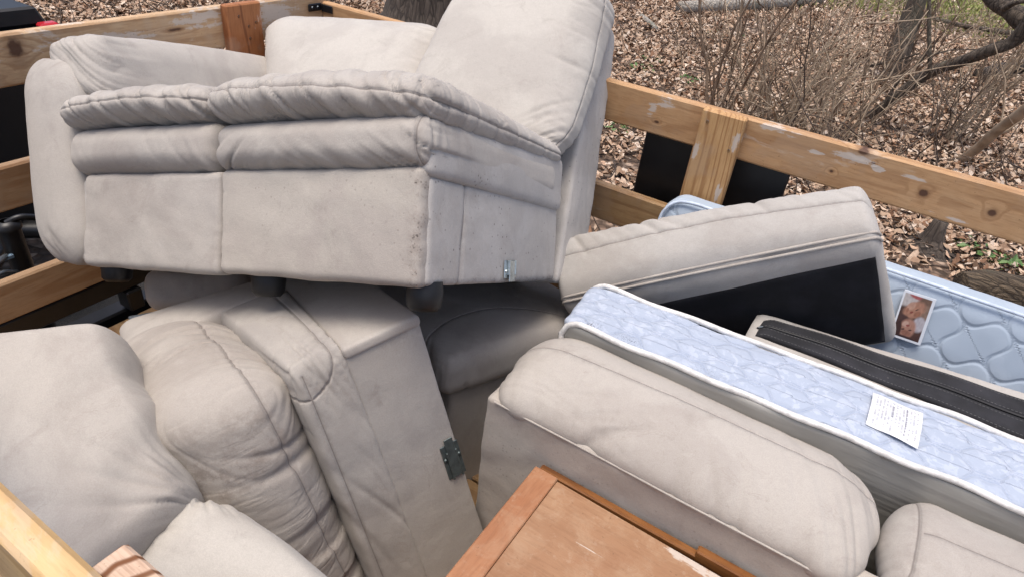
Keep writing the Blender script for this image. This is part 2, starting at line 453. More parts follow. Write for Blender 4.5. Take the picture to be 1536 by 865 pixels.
def wood(name, axis, light=(.52, .33, .17), mid=(.42, .235, .105), dark=(.26, .125, .05), paint=.5, rings=7., ring_c=.5, knots=.6, seed=0., face=None, rough=.62, worn=.45, spots=(), smears=(), straight=None, flat=False, mottle=0.):
    """axis = long direction; face = plane the knots lie in"""
    n = NT(name)
    k = {'x': (1., 9., 9.), 'y': (9., 1., 9.), 'z': (9., 9., 1.)}[axis]
    v0 = n.coord('Object', loc=(seed, seed * .7, seed * 1.3))
    vs = n.node('Mapping'); n.t.links.new(v0, vs.inputs[0]); vs.inputs['Scale'].default_value = tuple(.55 * q for q in k)
    g = n.noise(vs.outputs[0], 1.1, 3, .5, .25)
    kv = {'x': (2.4, 6., 6.), 'y': (6., 2.4, 6.), 'z': (6., 6., 2.4)}[axis]
    if face is not None:
        kv = tuple(0.0001 if 'xyz'[q] == face else kv[q] for q in range(3))
    ks = n.node('Mapping'); n.t.links.new(v0, ks.inputs[0]); ks.inputs['Scale'].default_value = kv
    wob = n.noise(v0, 30., 2)
    vr = n.vor(ks.outputs[0], 1.0)
    kd = n.math('ADD', vr.outputs['Distance'], n.math('MULTIPLY', n.math('SUBTRACT', wob, .5), .06))
    sep = n.node('SeparateColor'); n.t.links.new(vr.outputs['Color'], sep.inputs[0])
    on = n.map(sep.outputs[0], 1 - knots, 1 - knots + .02)
    infl = n.math('MULTIPLY', n.map(kd, .0, .42, 1., 0.), on)
    ph = n.math('MULTIPLY_ADD', g, rings, n.math('MULTIPLY', infl, 1.8))
    raw = n.coord('Object')
    if straight is not None:
        dv, fr, wv = straight
        dt = n.node('VectorMath', operation='DOT_PRODUCT'); n.t.links.new(raw, dt.inputs[0]); dt.inputs[1].default_value = dv
        ph = n.math('ADD', n.math('MULTIPLY', dt.outputs['Value'], fr), n.math('MULTIPLY', g, wv))
    def ellipse(c, rx, rz):
        """distance (1 at the rim) from a point of the board face: long axis first"""
        mp = n.node('Mapping'); n.t.links.new(raw, mp.inputs[0])
        k_ = {'x': (1 / rx, 0.001, 1 / rz), 'y': (0.001, 1 / rx, 1 / rz), 'z': (1 / rz, 0.001, 1 / rx)}[axis]
        if flat: k_ = (1 / rx, 1 / rz, .001)
        mp.inputs['Scale'].default_value = k_
        mp.inputs['Location'].default_value = tuple(-a_ * b_ for a_, b_ in zip(c, k_))
        ln = n.node('VectorMath', operation='LENGTH'); n.t.links.new(mp.outputs[0], ln.inputs[0])
        return n.math('ADD', ln.outputs['Value'], n.math('MULTIPLY', n.math('SUBTRACT', n.noise(raw, 45., 3), .5), .9))
    sp_d = [ellipse(c, rx, rz) for (c, rx, rz) in spots]
    for d_ in sp_d:
        ph = n.math('ADD', ph, n.map(d_, .6, 4.0, 1.1, 0.))
    tri = n.math('PINGPONG', ph, .5)
    line = n.map(tri, .0, .5, 0., 1.)
    fine = n.node('Mapping'); n.t.links.new(v0, fine.inputs[0]); fine.inputs['Scale'].default_value = tuple(12. * q for q in k)
    fib = n.noise(fine.outputs[0], 1.5, 3, .65)
    patch = n.noise(v0, 5., 4, .6)
    col = n.mix(n.map(patch, .35, .68), light, mid)
    col = n.mix(n.math('MULTIPLY', n.map(line, .62, 1.), ring_c), col, dark)
    col = n.mix(n.math('MULTIPLY', n.map(fib, .42, .72), .35), col, dark)
    kmask = n.math('MULTIPLY', n.map(kd, .085, .045), on)
    kring = n.math('MULTIPLY', n.map(kd, .16, .075), on)
    col = n.mix(n.math('MULTIPLY', kring, .5), col, (.22, .10, .04))
    col = n.mix(n.math('MULTIPLY', kmask, .85), col, (.075, .03, .016))
    if paint > 0:
        ps = n.node('Mapping'); n.t.links.new(v0, ps.inputs[0]); ps.inputs['Scale'].default_value = tuple(q ** .45 for q in k)
        pm = n.noise(ps.outputs[0], 3.4, 6, .68, .6)
        col = n.mix(n.math('MULTIPLY', n.map(pm, .585, .64), paint), col, (.60, .54, .47))
        col = n.mix(n.math('MULTIPLY', n.map(patch, .5, .62), worn * .5), col, (.50, .40, .29))
    if mottle:
        m1_ = n.noise(v0, 11., 6, .72, .8); m2_ = n.noise(v0, 45., 4, .75)
        col = n.mix(n.math('MULTIPLY', n.map(m1_, .45, .68), mottle), col, (.42, .285, .18))
        col = n.mix(n.math('MULTIPLY', n.map(m2_, .55, .72), mottle * .6), col, (.47, .35, .25))
        col = n.mix(n.math('MULTIPLY', n.map(n.noise(v0, 6., 3), .55, .7), mottle * .6), col, (.26, .115, .055))
    for d_ in sp_d:
        col = n.mix(n.map(d_, 1.9, .9, 0., .45), col, (.22, .11, .05))
        col = n.mix(n.map(d_, 1.1, .5, 0., .9), col, (.07, .03, .018))
    for (c, rx, rz) in smears:
        d_ = ellipse(c, rx, rz); br_ = n.noise(fine.outputs[0], .55, 4, .7)
        e_ = n.math('ADD', n.math('MULTIPLY_ADD', n.math('SUBTRACT', br_, .5), 2.6, n.math('MULTIPLY', d_, .75)), n.math('MULTIPLY', n.math('SUBTRACT', n.noise(raw, 22., 4, .65), .5), 1.6))
        col = n.mix(n.map(e_, .72, .42, 0., .72), col, (.58, .525, .465))
    sp = n.noise(v0, 120., 2, .7)
    col = n.mix(n.math('MULTIPLY', n.map(sp, .66, .76), .4), col, (.09, .045, .02))
    h = n.math('MULTIPLY_ADD', fib, .6, n.math('MULTIPLY', line, -.4))
    return n.done(col, rough, n.bump(h, .0016, .55), spec=.35)
WX = wood('weathered_pine_long', 'x', light=(.52, .32, .165), mid=(.44, .24, .105), knots=0., paint=.3, face='y', rings=9., ring_c=.4,
          spots=[((0.243, 1.005, 1.559), 0.014, 0.012), ((0.415, 1.005, 1.558), 0.012, 0.011), ((0.054, 1.005, 1.626), 0.018, 0.01), ((-0.007, 1.005, 1.545), 0.007, 0.005), ((-0.575, 1.005, 1.54), 0.01, 0.005), ((0.091, 1.005, 1.602), 0.006, 0.004)],
          smears=[((-0.558, 1.005, 1.612), 0.035, 0.02), ((-0.6, 1.005, 1.575), 0.016, 0.022), ((-0.064, 1.005, 1.586), 0.03, 0.01), ((0.029, 1.005, 1.597), 0.055, 0.014), ((0.105, 1.005, 1.588), 0.02, 0.009), ((0.202, 1.005, 1.593), 0.028, 0.006), ((-0.2, 1.005, 1.625), 0.06, 0.012), ((0.35, 1.005, 1.51), 0.06, 0.006)])
WX2 = wood('brown_pine_long', 'x', light=(.40, .26, .13), mid=(.31, .18, .08), dark=(.19, .095, .04), paint=.2, seed=4., face='y', knots=.4)
WXN = wood('pale_pine_near', 'x', light=(.66, .47, .24), mid=(.58, .38, .18), dark=(.40, .23, .09), paint=.2, seed=8., face='y', knots=.15)
WY = wood('weathered_pine_cross', 'y', light=(.55, .39, .24), mid=(.48, .295, .15), paint=.6, seed=2., face='x', knots=.0, worn=.9, rings=9., ring_c=.4, spots=[((-2.135, -0.188, 1.62), 0.022, 0.035), ((-2.135, 0.178, 1.592), 0.008, 0.006), ((-2.135, 0.32, 1.606), 0.03, 0.006)],
          smears=[((-2.135, .1, 1.6), .12, .03), ((-2.135, .42, 1.63), .10, .03), ((-2.135, .75, 1.62), .12, .05)])
WY2 = wood('brown_pine_cross', 'y', light=(.42, .27, .15), mid=(.33, .195, .095), paint=.15, seed=6., face='x', knots=.4)
WZ = wood('ridged_pine_post', 'z', light=(.56, .34, .155), mid=(.48, .27, .11), dark=(.27, .12, .04), paint=.25, ring_c=.62, knots=.0, seed=3., straight=((1., 0., .05), 44., 9.),
          smears=[((-.30, .98, 1.56), .05, .012), ((-.41, .98, 1.50), .05, .010), ((-.305, .98, 1.38), .03, .010)])
WZR = wood('reddish_cedar_post', 'z', light=(.36, .145, .055), mid=(.29, .10, .035), dark=(.12, .035, .014), paint=.5, rings=8., ring_c=.6, knots=.2, seed=5.)
WEND = wood('sawn_end_grain', 'x', light=(.60, .45, .34), mid=(.54, .36, .25), dark=(.16, .06, .02), paint=.2, ring_c=1., knots=0., seed=9., straight=((.75, -.62, .3), 48., 5.))
OAK = wood('varnished_oak_edge', 'x', light=(.25, .105, .032), mid=(.19, .072, .02), dark=(.07, .024, .008), paint=0., rings=9., ring_c=.7, knots=.0, seed=1., rough=.4)
PANEL = wood('worn_orange_veneer', 'x', light=(.335, .19, .105), mid=(.29, .15, .078), dark=(.20, .10, .05), paint=.0, mottle=.4, rings=3., ring_c=.12, knots=0., seed=13., worn=.7,
             flat=True, smears=[((.085, .222, .511), .075, .018), ((-.105, .118, .511), .04, .002)])
STILE = wood('worn_orange_stile', 'y', light=(.38, .18, .09), mid=(.31, .125, .055), dark=(.18, .07, .03), paint=.0, rings=4., ring_c=.2, knots=0., seed=17., worn=.6, mottle=.35)

# ------------------------------------------------------------------ setting: ground
def leaf_soil():
    n = NT('forest_soil'); v = n.coord('Object')
    vr = n.vor(v, 16., rnd=1.); sep = n.node('SeparateColor'); n.t.links.new(vr.outputs['Color'], sep.inputs[0])
    c = n.ramp(sep.outputs[0], [(0., (.05, .032, .02)), (.3, (.11, .07, .045)), (.6, (.22, .145, .10)), (.85, (.34, .24, .17)), (1., (.42, .32, .24))])
    far = n.noise(v, .35, 3, .6)
    gr = n.map(n.node('SeparateXYZ').outputs[1], 0, 1)
    sx = n.node('SeparateXYZ'); n.t.links.new(v, sx.inputs[0])
    gmask = n.math('MULTIPLY', n.map(sx.outputs[1], 19., 23.), n.map(n.math('MULTIPLY_ADD', sx.outputs[1], -.16, n.math('ADD', sx.outputs[0], 5.2)), -.5, 1.0))
    gmask = n.math('MULTIPLY', gmask, n.map(n.noise(v, 1.1, 4), .35, .6))
    c = n.mix(n.math('MULTIPLY', n.map(vr.outputs['Distance'], .3, .65), .7), c, (.04, .025, .016))
    c = n.mix(gmask, c, (.19, .21, .06))
    return n.done(c, .9, n.bump(vr.outputs['Distance'], .03, .8))
g = 160
make('ground', [(-g, -g, 0), (g, -g, 0), (g, g, 0), (-g, g, 0)], [(0, 1, 2, 3)], leaf_soil(), loc=(0, 0, 0), smooth=False)['kind'] = 'structure'
def asphalt():
    n = NT('asphalt'); v = n.coord('Object'); f = n.noise(v, 160., 3, .7); b = n.noise(v, 2., 4)
    c = n.mix(n.map(f, .3, .7), (.016, .015, .013), (.055, .05, .044)); c = n.mix(n.map(b, .4, .7, 0, .5), c, (.035, .032, .027))
    return n.done(c, .9, n.bump(f, .01, .8))
xs = np.linspace(-3.75, 9, 60)
edge = [(x, 1.75 + .10 * math.sin(x * 2.1) + .06 * math.sin(x * 5.3), .004) for x in xs]
make('driveway', [(x, -12, .004) for x in xs] + edge, [(i, i + 1, 60 + i + 1, 60 + i) for i in range(59)], asphalt(), loc=(0, 0, .004), smooth=False)['kind'] = 'structure'

# ------------------------------------------------------------------ setting: leaf litter
def leaf_mat():
    n = NT('dry_leaf'); a = n.attr('tint', 'Color')
    v = n.coord('Object'); f = n.noise(v, 60., 3, .6)
    c = n.mix(n.map(f, .35, .7, 0, .35), a, (.10, .06, .035))
    return n.done(c, .75, None, spec=.3)
def leaves():
    # density falls with distance; only where the lens or a side-step may look
    pts = []
    n0 = 420000
    y = 1.7 + (rng.random(n0) ** 1.5) * 25; x = rng.uniform(-16, 7, n0)
    # wedge in view (with margin)
    v = np.stack([x, y, np.zeros(n0)], 1) - CAM
    z = v @ FWD; u = (v @ RIGHT) / z * FPX + 768; t = 432.5 - (v @ UP) / z * FPX
    k = (z > .5) & (u > -260) & (u < 1800) & (t > -120) & (t < 720)
    far = np.linalg.norm(v, axis=1)
    keep = k & ~((y < 1.85) & (x > -3.7)) & (rng.random(n0) < np.clip(14 / far, .35, 1)) 
    gm = sstep(15.5, 19., y) * sstep(-3.6, -2.2, x - (y - 20) * .16 + 0 * y) 
    keep &= rng.random(n0) > gm * .93
    bare = pn(x * .9, y * .9, 2.) + .6 * pn(x * 2.6, y * 2.6, 5.)
    keep &= rng.random(n0) > np.clip((bare - .12) * 2.6, 0, .88)
    x, y = x[keep], y[keep]
    m = len(x)
    # seven points a side: petal with mid rib fold
    prof = np.array([(-.5, 0), (-.28, .17), (-.05, .25), (.2, .2), (.5, 0), (.2, -.2), (-.05, -.25), (-.28, -.17)])
    L = rng.uniform(.03, .088, m)  * (1 + .02 * np.maximum(y - 6, 0)); Wd = rng.uniform(.7, 1.25, m); a = rng.uniform(0, 6.283, m)
    curl = rng.normal(0, .5, m); fold = rng.uniform(.0, .8, m)
    px = prof[None, :, 0] * L[:, None]; py = prof[None, :, 1] * (L * Wd)[:, None]
    py = py * (1 + .35 * rng.normal(size=py.shape) * (np.abs(prof[:, 1]) > 0))
    pz = np.abs(py) * fold[:, None] + curl[:, None] * px ** 2 / L[:, None] * 1.6
    tx = rng.normal(0, .38, m)[:, None]; ty = rng.normal(0, .38, m)[:, None]
    pz = pz + px * np.tan(np.clip(tx, -1, 1)) + py * np.tan(np.clip(ty, -1, 1))
    ca, sa = np.cos(a)[:, None], np.sin(a)[:, None]
    X = x[:, None] + px * ca - py * sa; Y = y[:, None] + px * sa + py * ca
    Z = rng.uniform(.012, .06, m)[:, None] + pz
    Z = np.maximum(Z, .006 + .004 * rng.random(m)[:, None])
    V = np.stack([X, Y, Z], -1)
    b = np.arange(m)[:, None] * 8
    F = np.concatenate([b + np.array([[0, 1, 2, 3]]), ], 0)
    F1 = b + np.array([[0, 1, 2, 4]]); F2 = b + np.array([[0, 4, 6, 7]])
    Q = np.concatenate([b + np.array([[0, 2, 3, 4]]), b + np.array([[0, 1, 2, 2]])])
    tri = np.concatenate([b + np.array([q]) for q in ([0, 1, 2], [0, 2, 3], [0, 3, 4], [0, 4, 5], [0, 5, 6], [0, 6, 7])])
    pal = np.array([(.56, .42, .31), (.45, .32, .22), (.34, .22, .145), (.68, .56, .45), (.24, .13, .075), (.13, .075, .045), (.50, .34, .235), (.07, .042, .028)])
    pr = np.array([.2, .2, .15, .14, .1, .07, .1, .04])
    ci = rng.choice(8, m, p=pr); C = pal[ci] * rng.uniform(.8, 1.15, (m, 1))
    C4 = np.concatenate([np.repeat(C, 8, 0), np.ones((m * 8, 1))], 1)
    o = make('leaf_litter', V.reshape(-1, 3), np.ascontiguousarray(tri), leaf_mat(), loc=(0, 0, 0), smooth=False, attrs={'tint': ('FLOAT_COLOR', C4)})
    o['kind'] = 'stuff'; o['label'] = 'dry brown and tan fallen leaves covering the woodland floor'
    return m
NLEAF = leaves()

# ------------------------------------------------------------------ trailer
TR = thing('utility_trailer', 'black steel utility trailer with tall wooden board sides, loaded with discarded furniture', 'trailer', (-.1, 1.1, .0))
def B(name, mat, x, y, z, parent=TR, bev=.004): return hard_box(name, mat, parent, WORLD.box(x, y, z), bev)
YF0, YF1 = 2.105, 2.143      # far side rail
# deck boards and frame
for k in range(13):
    yy = .14 + k * .15
    B('deck_board', WX2, (-2.22, 2.4), (yy, yy + .142), (.555, .593))
for (x0, x1, y0, y1) in ((-2.32, 2.45, .05, .13), (-2.32, 2.45, 2.15, 2.23), (-2.36, -2.28, .05, 2.23)):
    B('frame_beam', BLACKPAINT, (x0, x1), (y0, y1), (.47, .59), bev=.008)
B('frame_beam', BLACKPAINT, (-2.30, -2.24), (.12, 2.14), (.695, .772), bev=.006)
B('frame_beam', BLACKPAINT, (-2.31, -2.23), (1.03, 1.09), (.60, .69), bev=.006)
# far side
FTOP = B('rail_board', WX, (-2.232, 2.45), (YF0, YF1), (1.495, 1.632), bev=.006)
FLOW = B('rail_board', WX2, (-2.232, 2.45), (YF0 + .001, YF1), (1.118, 1.258), bev=.006)
B('rail_board', WX2, (-2.232, 2.45), (YF0 + .001, YF1), (.74, .88), bev=.006)
B('post', WZ, (-.525, -.385), (YF0 - .039, YF0 - .001), (.60, 1.636), bev=.005)
B('post', WZ, (1.35, 1.49), (YF0 - .039, YF0 - .001), (.60, 1.636), bev=.005)
B('fender_panel', BLACKPAINT, (-.74, -.225), (2.215, 2.23), (.59, 1.52), bev=.004)
# front (left) end
XL = -2.235
B('rail_board', WY, (XL - .038, XL), (.06, YF1), (1.515, 1.662), bev=.006)
B('rail_board', WY2, (XL - .038, XL), (.06, YF1), (1.147, 1.287), bev=.006)
B('rail_board', WY2, (XL - .038, XL), (.06, YF1), (.776, .914), bev=.006)
B('post', WZR, (XL + .001, XL + .039), (1.61, 1.765), (.60, 1.672), bev=.005)
# near side
B('rail_board', WXN, (XL, 2.45), (.094, .131), (1.49, 1.632), bev=.006)
B('rail_board', WX2, (XL, 2.45), (.094, .131), (1.12, 1.26), bev=.006)
B('rail_board', WX2, (XL, 2.45), (.094, .131), (.75, .89), bev=.006)
B('post', WEND, (-.519, -.38), (.132, .172), (.60, 1.605), bev=.004)
# corner bracket on the inside of the front right corner
def bracket_plate(parent):
    v = [(-2.231, 1.99, 1.60), (-2.231, 2.10, 1.60), (-2.231, 2.10, 1.625), (-2.231, 1.99, 1.625)]
    br = hard_box('corner_bracket', BLACKPAINT, parent, WORLD.box((-2.2335, -2.229), (2.03, 2.1035), (1.598, 1.628)), .004)
    hard_box('bracket_leg', BLACKPAINT, br, WORLD.box((-2.229, -2.165), (2.0985, 2.1035), (1.594, 1.624)), .002)
    for p in ((-2.228, 2.05, 1.613), (-2.228, 2.08, 1.613)):
        tubes('screw', STEEL, br, [([p, (p[0] + .004, p[1], p[2])], [.006, .004])], 10)
bracket_plate(TR)
# screw heads on the posts
for (x, z) in ((-.50, 1.60), (-.41, 1.53)):
    tubes('screw', STEEL, TR, [([(x, YF0 - .038, z), (x, YF0 - .041, z)], [.005, .004])], 8)
for (y, z) in ((1.66, 1.63), (1.70, 1.59), (1.70, 1.545), (1.735, 1.60)):
    tubes('screw', BLACKPAINT, TR, [([(XL + .038, y, z), (XL + .041, y, z)], [.006, .004])], 8)
# tongue, jack and strap in front of the front rail
jk = tubes('tongue_jack', BLACKPAINT, TR, [(spline([(-2.62, .865, .25), (-2.62, .865, .6), (-2.62, .865, .90)], 6), .038)], 18)
tubes('jack_cap', BLACKPAINT, jk, [([(-2.62, .865, .895), (-2.62, .865, .915), (-2.62, .865, .925)], [.045, .045, .02])], 18)
tubes('jack_handle', BLACKPAINT, jk, [(spline([(-2.62, .865, .915), (-2.60, .91, .93), (-2.60, .98, .89), (-2.62, 1.02, .82)], 16), .013)], 10)
tubes('safety_chain', STEEL, TR, [(spline([(-2.5, .60, .80), (-2.52, .75, .83), (-2.6, .82, .80)], 14), .010), (spline([(-2.5, .62, .74), (-2.55, .76, .77), (-2.6, .84, .72)], 14), .008)], 8)
B('strap', STRAP, (-2.60, -2.585), (.70, .84), (.79, .805), bev=.002)
tubes('tongue_beam', BLACKPAINT, TR, [([(-2.3, .2, .53), (-3.3, 1.1, .53)], .05), ([(-2.3, 2.0, .53), (-3.3, 1.1, .53)], .05)], 4, smooth=False)
for sx in (.55,):
    for yy in (-.08, 2.36):
        th = np.linspace(0, 2 * math.pi, 25)
        prof = [(.16, -.09), (.30, -.10), (.335, -.07), (.335, .07), (.30, .10), (.16, .09)]
        V = [(sx + r * math.cos(t), yy + o, .335 + r * math.sin(t)) for t in th[:-1] for (r, o) in prof]
        F = [(i * 6 + j, ((i + 1) % 24) * 6 + j, ((i + 1) % 24) * 6 + (j + 1) % 6, i * 6 + (j + 1) % 6) for i in range(24) for j in range(6)]
        wh = make('wheel', V, F, plain('tyre_rubber', (.02, .02, .02), .8), TR)
        tubes('rim', STEEL, wh, [([(sx, yy - .06, .335), (sx, yy + .06, .335)], [.165, .165])], 24)

# ------------------------------------------------------------------ tow vehicle beyond the front rail
PK = thing('pickup_truck', 'black pickup truck parked in front of the trailer, only its tail showing', 'truck', (-3.6, .6, 0))
hard_box('bed_side', BLACKPAINT, PK, np.array([[[(-5.9, .05, .62), (-5.9, .05, 1.34)], [(-5.9, 1.56, .62), (-5.9, 1.50, 1.34)]], [[(-3.44, .05, .62), (-3.44, .05, 1.36)], [(-3.44, 1.60, .62), (-3.44, 1.585, 1.36)]]]), .03)
hard_box('bed_cover', BLACKPAINT, PK, np.array([[[(-5.9, .10, 1.362), (-5.9, .12, 1.46)], [(-5.9, 1.48, 1.362), (-5.9, 1.40, 1.46)]], [[(-3.45, .10, 1.362), (-3.46, .12, 1.44)], [(-3.45, 1.575, 1.362), (-3.46, 1.545, 1.44)]]]), .012)
hard_box('tailgate', BLACKPLASTIC, PK, WORLD.box((-3.438, -3.40), (.12, 1.50), (.72, 1.345)), .012)
hard_box('bumper', BLACKPLASTIC, PK, WORLD.box((-3.437, -3.25), (.08, 1.55), (.50, .70)), .03)
hard_box('tail_light', REDLENS, PK, WORLD.box((-3.46, -3.405), (1.52, 1.603), (1.05, 1.375)), .01)
hard_box('cab', BLACKPAINT, PK, np.array([[[(-7.6, .08, .62), (-7.0, .25, 1.9)], [(-7.6, 1.57, .62), (-7.0, 1.40, 1.9)]], [[(-5.92, .08, .62), (-6.05, .25, 1.9)], [(-5.92, 1.57, .62), (-6.05, 1.40, 1.9)]]]), .06)
hard_box('hood', BLACKPAINT, PK, WORLD.box((-8.9, -7.62), (.08, 1.57), (.6, 1.15)), .08)
for (x, y) in ((-4.5, .12), (-4.5, 1.52), (-8.1, .12), (-8.1, 1.52)):
    tubes('wheel', BLACKPLASTIC, PK, [([(x, y - .11, .38), (x, y - .09, .38), (x, y + .09, .38), (x, y + .11, .38)], [.2, .38, .38, .2])], 24)

# ------------------------------------------------------------------ big sofa on top of the load
_k = .565 / .59
SF = Frame(CAM + (np.array([-.697, .894, 1.478]) - CAM) * _k,
           np.array([[.95, -.008, -.311], [.141, .902, .408], [.277, -.432, .858]]))
def SB(x, y, z): return SF.box(tuple(_k * v for v in x), tuple(_k * v for v in y), tuple(_k * v for v in z))
def SP(*p): return SF(np.array(p) * _k)
SOFA = thing('sofa_section', 'pale two seat sofa section with one rounded arm, tilted on top of the pile', 'sofa', SP(-.6, .4, 0))
# carcass (open right end)
soft_box('side_panel', FAB_DIRTY, SOFA, np.array(SB((-1.2, 0), (.012, .735), (0, .232))), r=.012, res=.008, lump=.002,
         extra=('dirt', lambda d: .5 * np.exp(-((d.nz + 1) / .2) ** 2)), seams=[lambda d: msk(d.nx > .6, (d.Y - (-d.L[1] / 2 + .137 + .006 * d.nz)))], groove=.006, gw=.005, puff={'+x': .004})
# front panels
def front_disp(d):
    edge = np.exp(-(1 - np.abs(d.nx)) * 9)
    return .002 * pn(d.X * 9, d.Z * 14, 3.) + edge * .0010 * gather(d.Z, d.X, 14, 6, 2.)
soft_box('front_panel', FAB_FRONT, SOFA, SB((-.588, -.004), (-.012, .06), (-.004, .250)), r=(.014, .022, .018), puff={'-y': .007}, res=.006, disp=front_disp, lump=.003, extra=('dirt', lambda d: np.exp(-((d.X - d.L[0] / 2 + .012) / .018) ** 2) * (.55 + .6 * pn(d.Z * 14, 2., 1.)) + .35 * np.exp(-((d.nz + 1) / .10) ** 2) * sstep(-.2, .2, pn(d.X * 8, 1., 3.))))
soft_box('front_panel', FAB, SOFA, SB((-1.135, -.592), (-.008, .06), (-.012, .246)), r=(.014, .022, .018), puff={'-y': .007}, res=.006, disp=front_disp, lump=.003, seed=4.)
# seat body (mid band)
def mid_disp(d):
    fr = np.clip(-d.ny, 0, 1) ** .5 * sstep(-.2, -.9, d.ny)
    diag = d.X * .8 - d.Z * 1.2
    c1 = np.exp(-((d.nx - .95) ** 2) * 1.6); c2 = np.exp(-((d.nx + 1) ** 2) * 5.)
    lo = sstep(.9, -.9, d.nz)
    g1 = gather(diag, d.X * .5 + d.Z, 17, 3., 5.)
    g2 = gather(d.X * .8 + d.Z * 1.1, d.X, 17, 3., 8.)
    corner = np.exp(-((d.nx - .97) ** 2) * 30) * sstep(-.1, -.9, d.ny)
    return fr * lo * (.0080 * (.35 + c2) * g1 * sstep(.4, -1, d.nx) + .0095 * c1 * g2) + corner * .0035 * gather(d.Y + d.X, d.Z, 26, 5, 3.) * sstep(-.4, -.9, d.ny)
soft_box('seat_body', FAB, SOFA, SB((-.598, .016), (-.036, .70), (.243, .362)), r=(.035, .055, .045), puff={'-y': .012}, res=.006, disp=mid_disp,
         seams=[lambda d: msk(d.ny < .95, d.X - (d.L[0] / 2 - .022))])
soft_box('seat_body', FAB, SOFA, SB((-1.185, -.602), (-.030, .70), (.243, .372)), r=(.04, .055, .05), puff={'-y': .012}, res=.006, seed=9.,
         disp=lambda d: sstep(-.3, -.9, d.ny) * (.0035 * gather(d.Z * .5 + d.X, d.Z, 13, 5., 1.) * (np.exp(-(d.nx - 1) ** 2 * 14) + .2)))
SIDEB = SB((-.03, .010), (.0, .742), (.216, .372)); 
SIDEB[:, 0, 1] = SB((-.03, .010), (.0, .742), (.222, .345))[:, 0, 1]; SIDEB[:, 1, 0] = SB((-.03, .010), (.0, .742), (.212, .37))[:, 1, 0]; SIDEB[:, 0, 0] = SB((-.03, .010), (.0, .742), (.232, .37))[:, 0, 0]
soft_box('seat_side', FAB_DIRTY, SOFA, SIDEB, r=(.012, .02, .02), puff={'+x': .006}, res=.007)
# seat cushions with a puffy lip
def lip_disp(d):
    fr = sstep(-.35, -.95, d.ny)
    ang = d.X + .55 * (d.Z)
    top = sstep(-.2, .5, d.nz)
    rs = sstep(.6, .97, d.nx)
    a = fr * (.0056 * gather(d.X * 1.0 + d.Z * .9, d.Z + .3 * d.Y, 19, 4., 11.))
    b = rs * .0034 * gather(d.Y, d.X + d.Z, 24, 4., 14.)
    return a + b
def lip_pre(pos, d):
    # crown: the lip rises to the middle and dips at the ends
    pos[:, 2] += .012 * (1 - d.nx ** 2)
    return pos
C1 = SB((-.606, .032), (-.066, .75), (.345, .466))
C1[1, 0, 1] = SP(.026, -.040, .440); C1[1, 0, 0] = SP(.026, -.055, .330); C1[0, 0, 1] = SP(-.602, -.066, .458); C1[0, 0, 0] = SP(-.606, -.075, .352)
C1[1, 1, 1] = SP(.02, .74, .408); C1[1, 1, 0] = SP(.02, .745, .346)
soft_box('seat_cushion', FAB_LIP, SOFA, C1, r=(.05, .075, .058), puff={'+z': .028, '-y': .016}, res=.0055, disp=lip_disp, pre=lip_pre,
         seams=[lambda d: msk((d.ny < -.3) | (d.nx > .5), d.Z - .008 + .01 * (d.nx))], groove=.003, gw=.005)
C2 = SB((-1.195, -.604), (-.060, .70), (.358, .455))
soft_box('seat_cushion', FAB_LIP, SOFA, C2, r=(.05, .07, .052), puff={'+z': .012, '-y': .014}, res=.0055, disp=lip_disp, pre=lip_pre,
         seams=[lambda d: msk(d.ny < -.3, d.Z - .004)], groove=.003, gw=.005, seed=6.)
# back: slab + cushions
K = SB((-1.2, .008), (.74, 1.05), (-.02, .95))
for i, x in enumerate((-1.2, .006)):
    K[i, 0, 0] = SP(x, .745, -.012); K[i, 1, 0] = SP(x, .99, -.012); K[i, 0, 1] = SP(x, 1.02, .92); K[i, 1, 1] = SP(x, 1.222, .90)
soft_box('back_frame', FAB_DIRTY, SOFA, K, r=(.012, .02, .03), res=.010, lump=.003, disp=lambda d: .0025 * sstep(.5, 1, d.nx) * gather(d.Y * 1.5 + d.Z * .25, d.Z, 12, 3., 2.))
def back_disp(d):
    e = np.exp(-((d.nx - .86) / .14) ** 2)
    lowc = np.exp(-((d.nx - .8) ** 2 * 20 + (d.nz + .85) ** 2 * 10))
    topc = np.exp(-((d.nx - .8) ** 2 * 10 + (d.nz - .9) ** 2 * 12))
    lft = np.exp(-((d.nx + .95) / .12) ** 2)
    return .0035 * e * gather(d.Z + .3 * d.X, d.X, 17, 5., 4.) + .008 * lowc * gather(d.Z - d.X * .6, d.X, 26, 5, 6.) + .007 * topc * gather(d.Z * .9 + d.X * .3, d.X, 22, 5., 7.) + .003 * pn(d.X * 5, d.Z * 5, 1.) + .003 * lft * gather(d.Z, d.X, 18, 5, 3.)
Q = SB((-.43, .03), (.5, .8), (.42, .95))
Q[0, 0, 0] = SP(-.44, .62, .425); Q[1, 0, 0] = SP(.022, .67, .395); Q[0, 1, 0] = SP(-.44, .86, .40); Q[1, 1, 0] = SP(.022, .81, .37)
Q[0, 0, 1] = SP(-.50, .87, 1.035); Q[1, 0, 1] = SP(.03, .935, 1.02); Q[0, 1, 1] = SP(-.475, 1.16, 1.00); Q[1, 1, 1] = SP(.035, 1.215, .985)
Q[0, 0, 0] = SP(-.61, .60, .43); Q[0, 1, 0] = SP(-.60, .84, .41)
soft_box('back_cushion', FAB_LIGHT, SOFA, Q, r=(.07, .085, .10), puff={'-y': .055, '+x': .012}, res=.007, disp=back_disp,
         seams=[lambda d: msk(np.abs(d.ny) < .999, d.Y + d.L[1] * .22 - .01 * (1 - d.nz ** 2) * 2)], groove=.003)
Q2 = SB((-1.04, -.35), (.5, .8), (.42, .8))
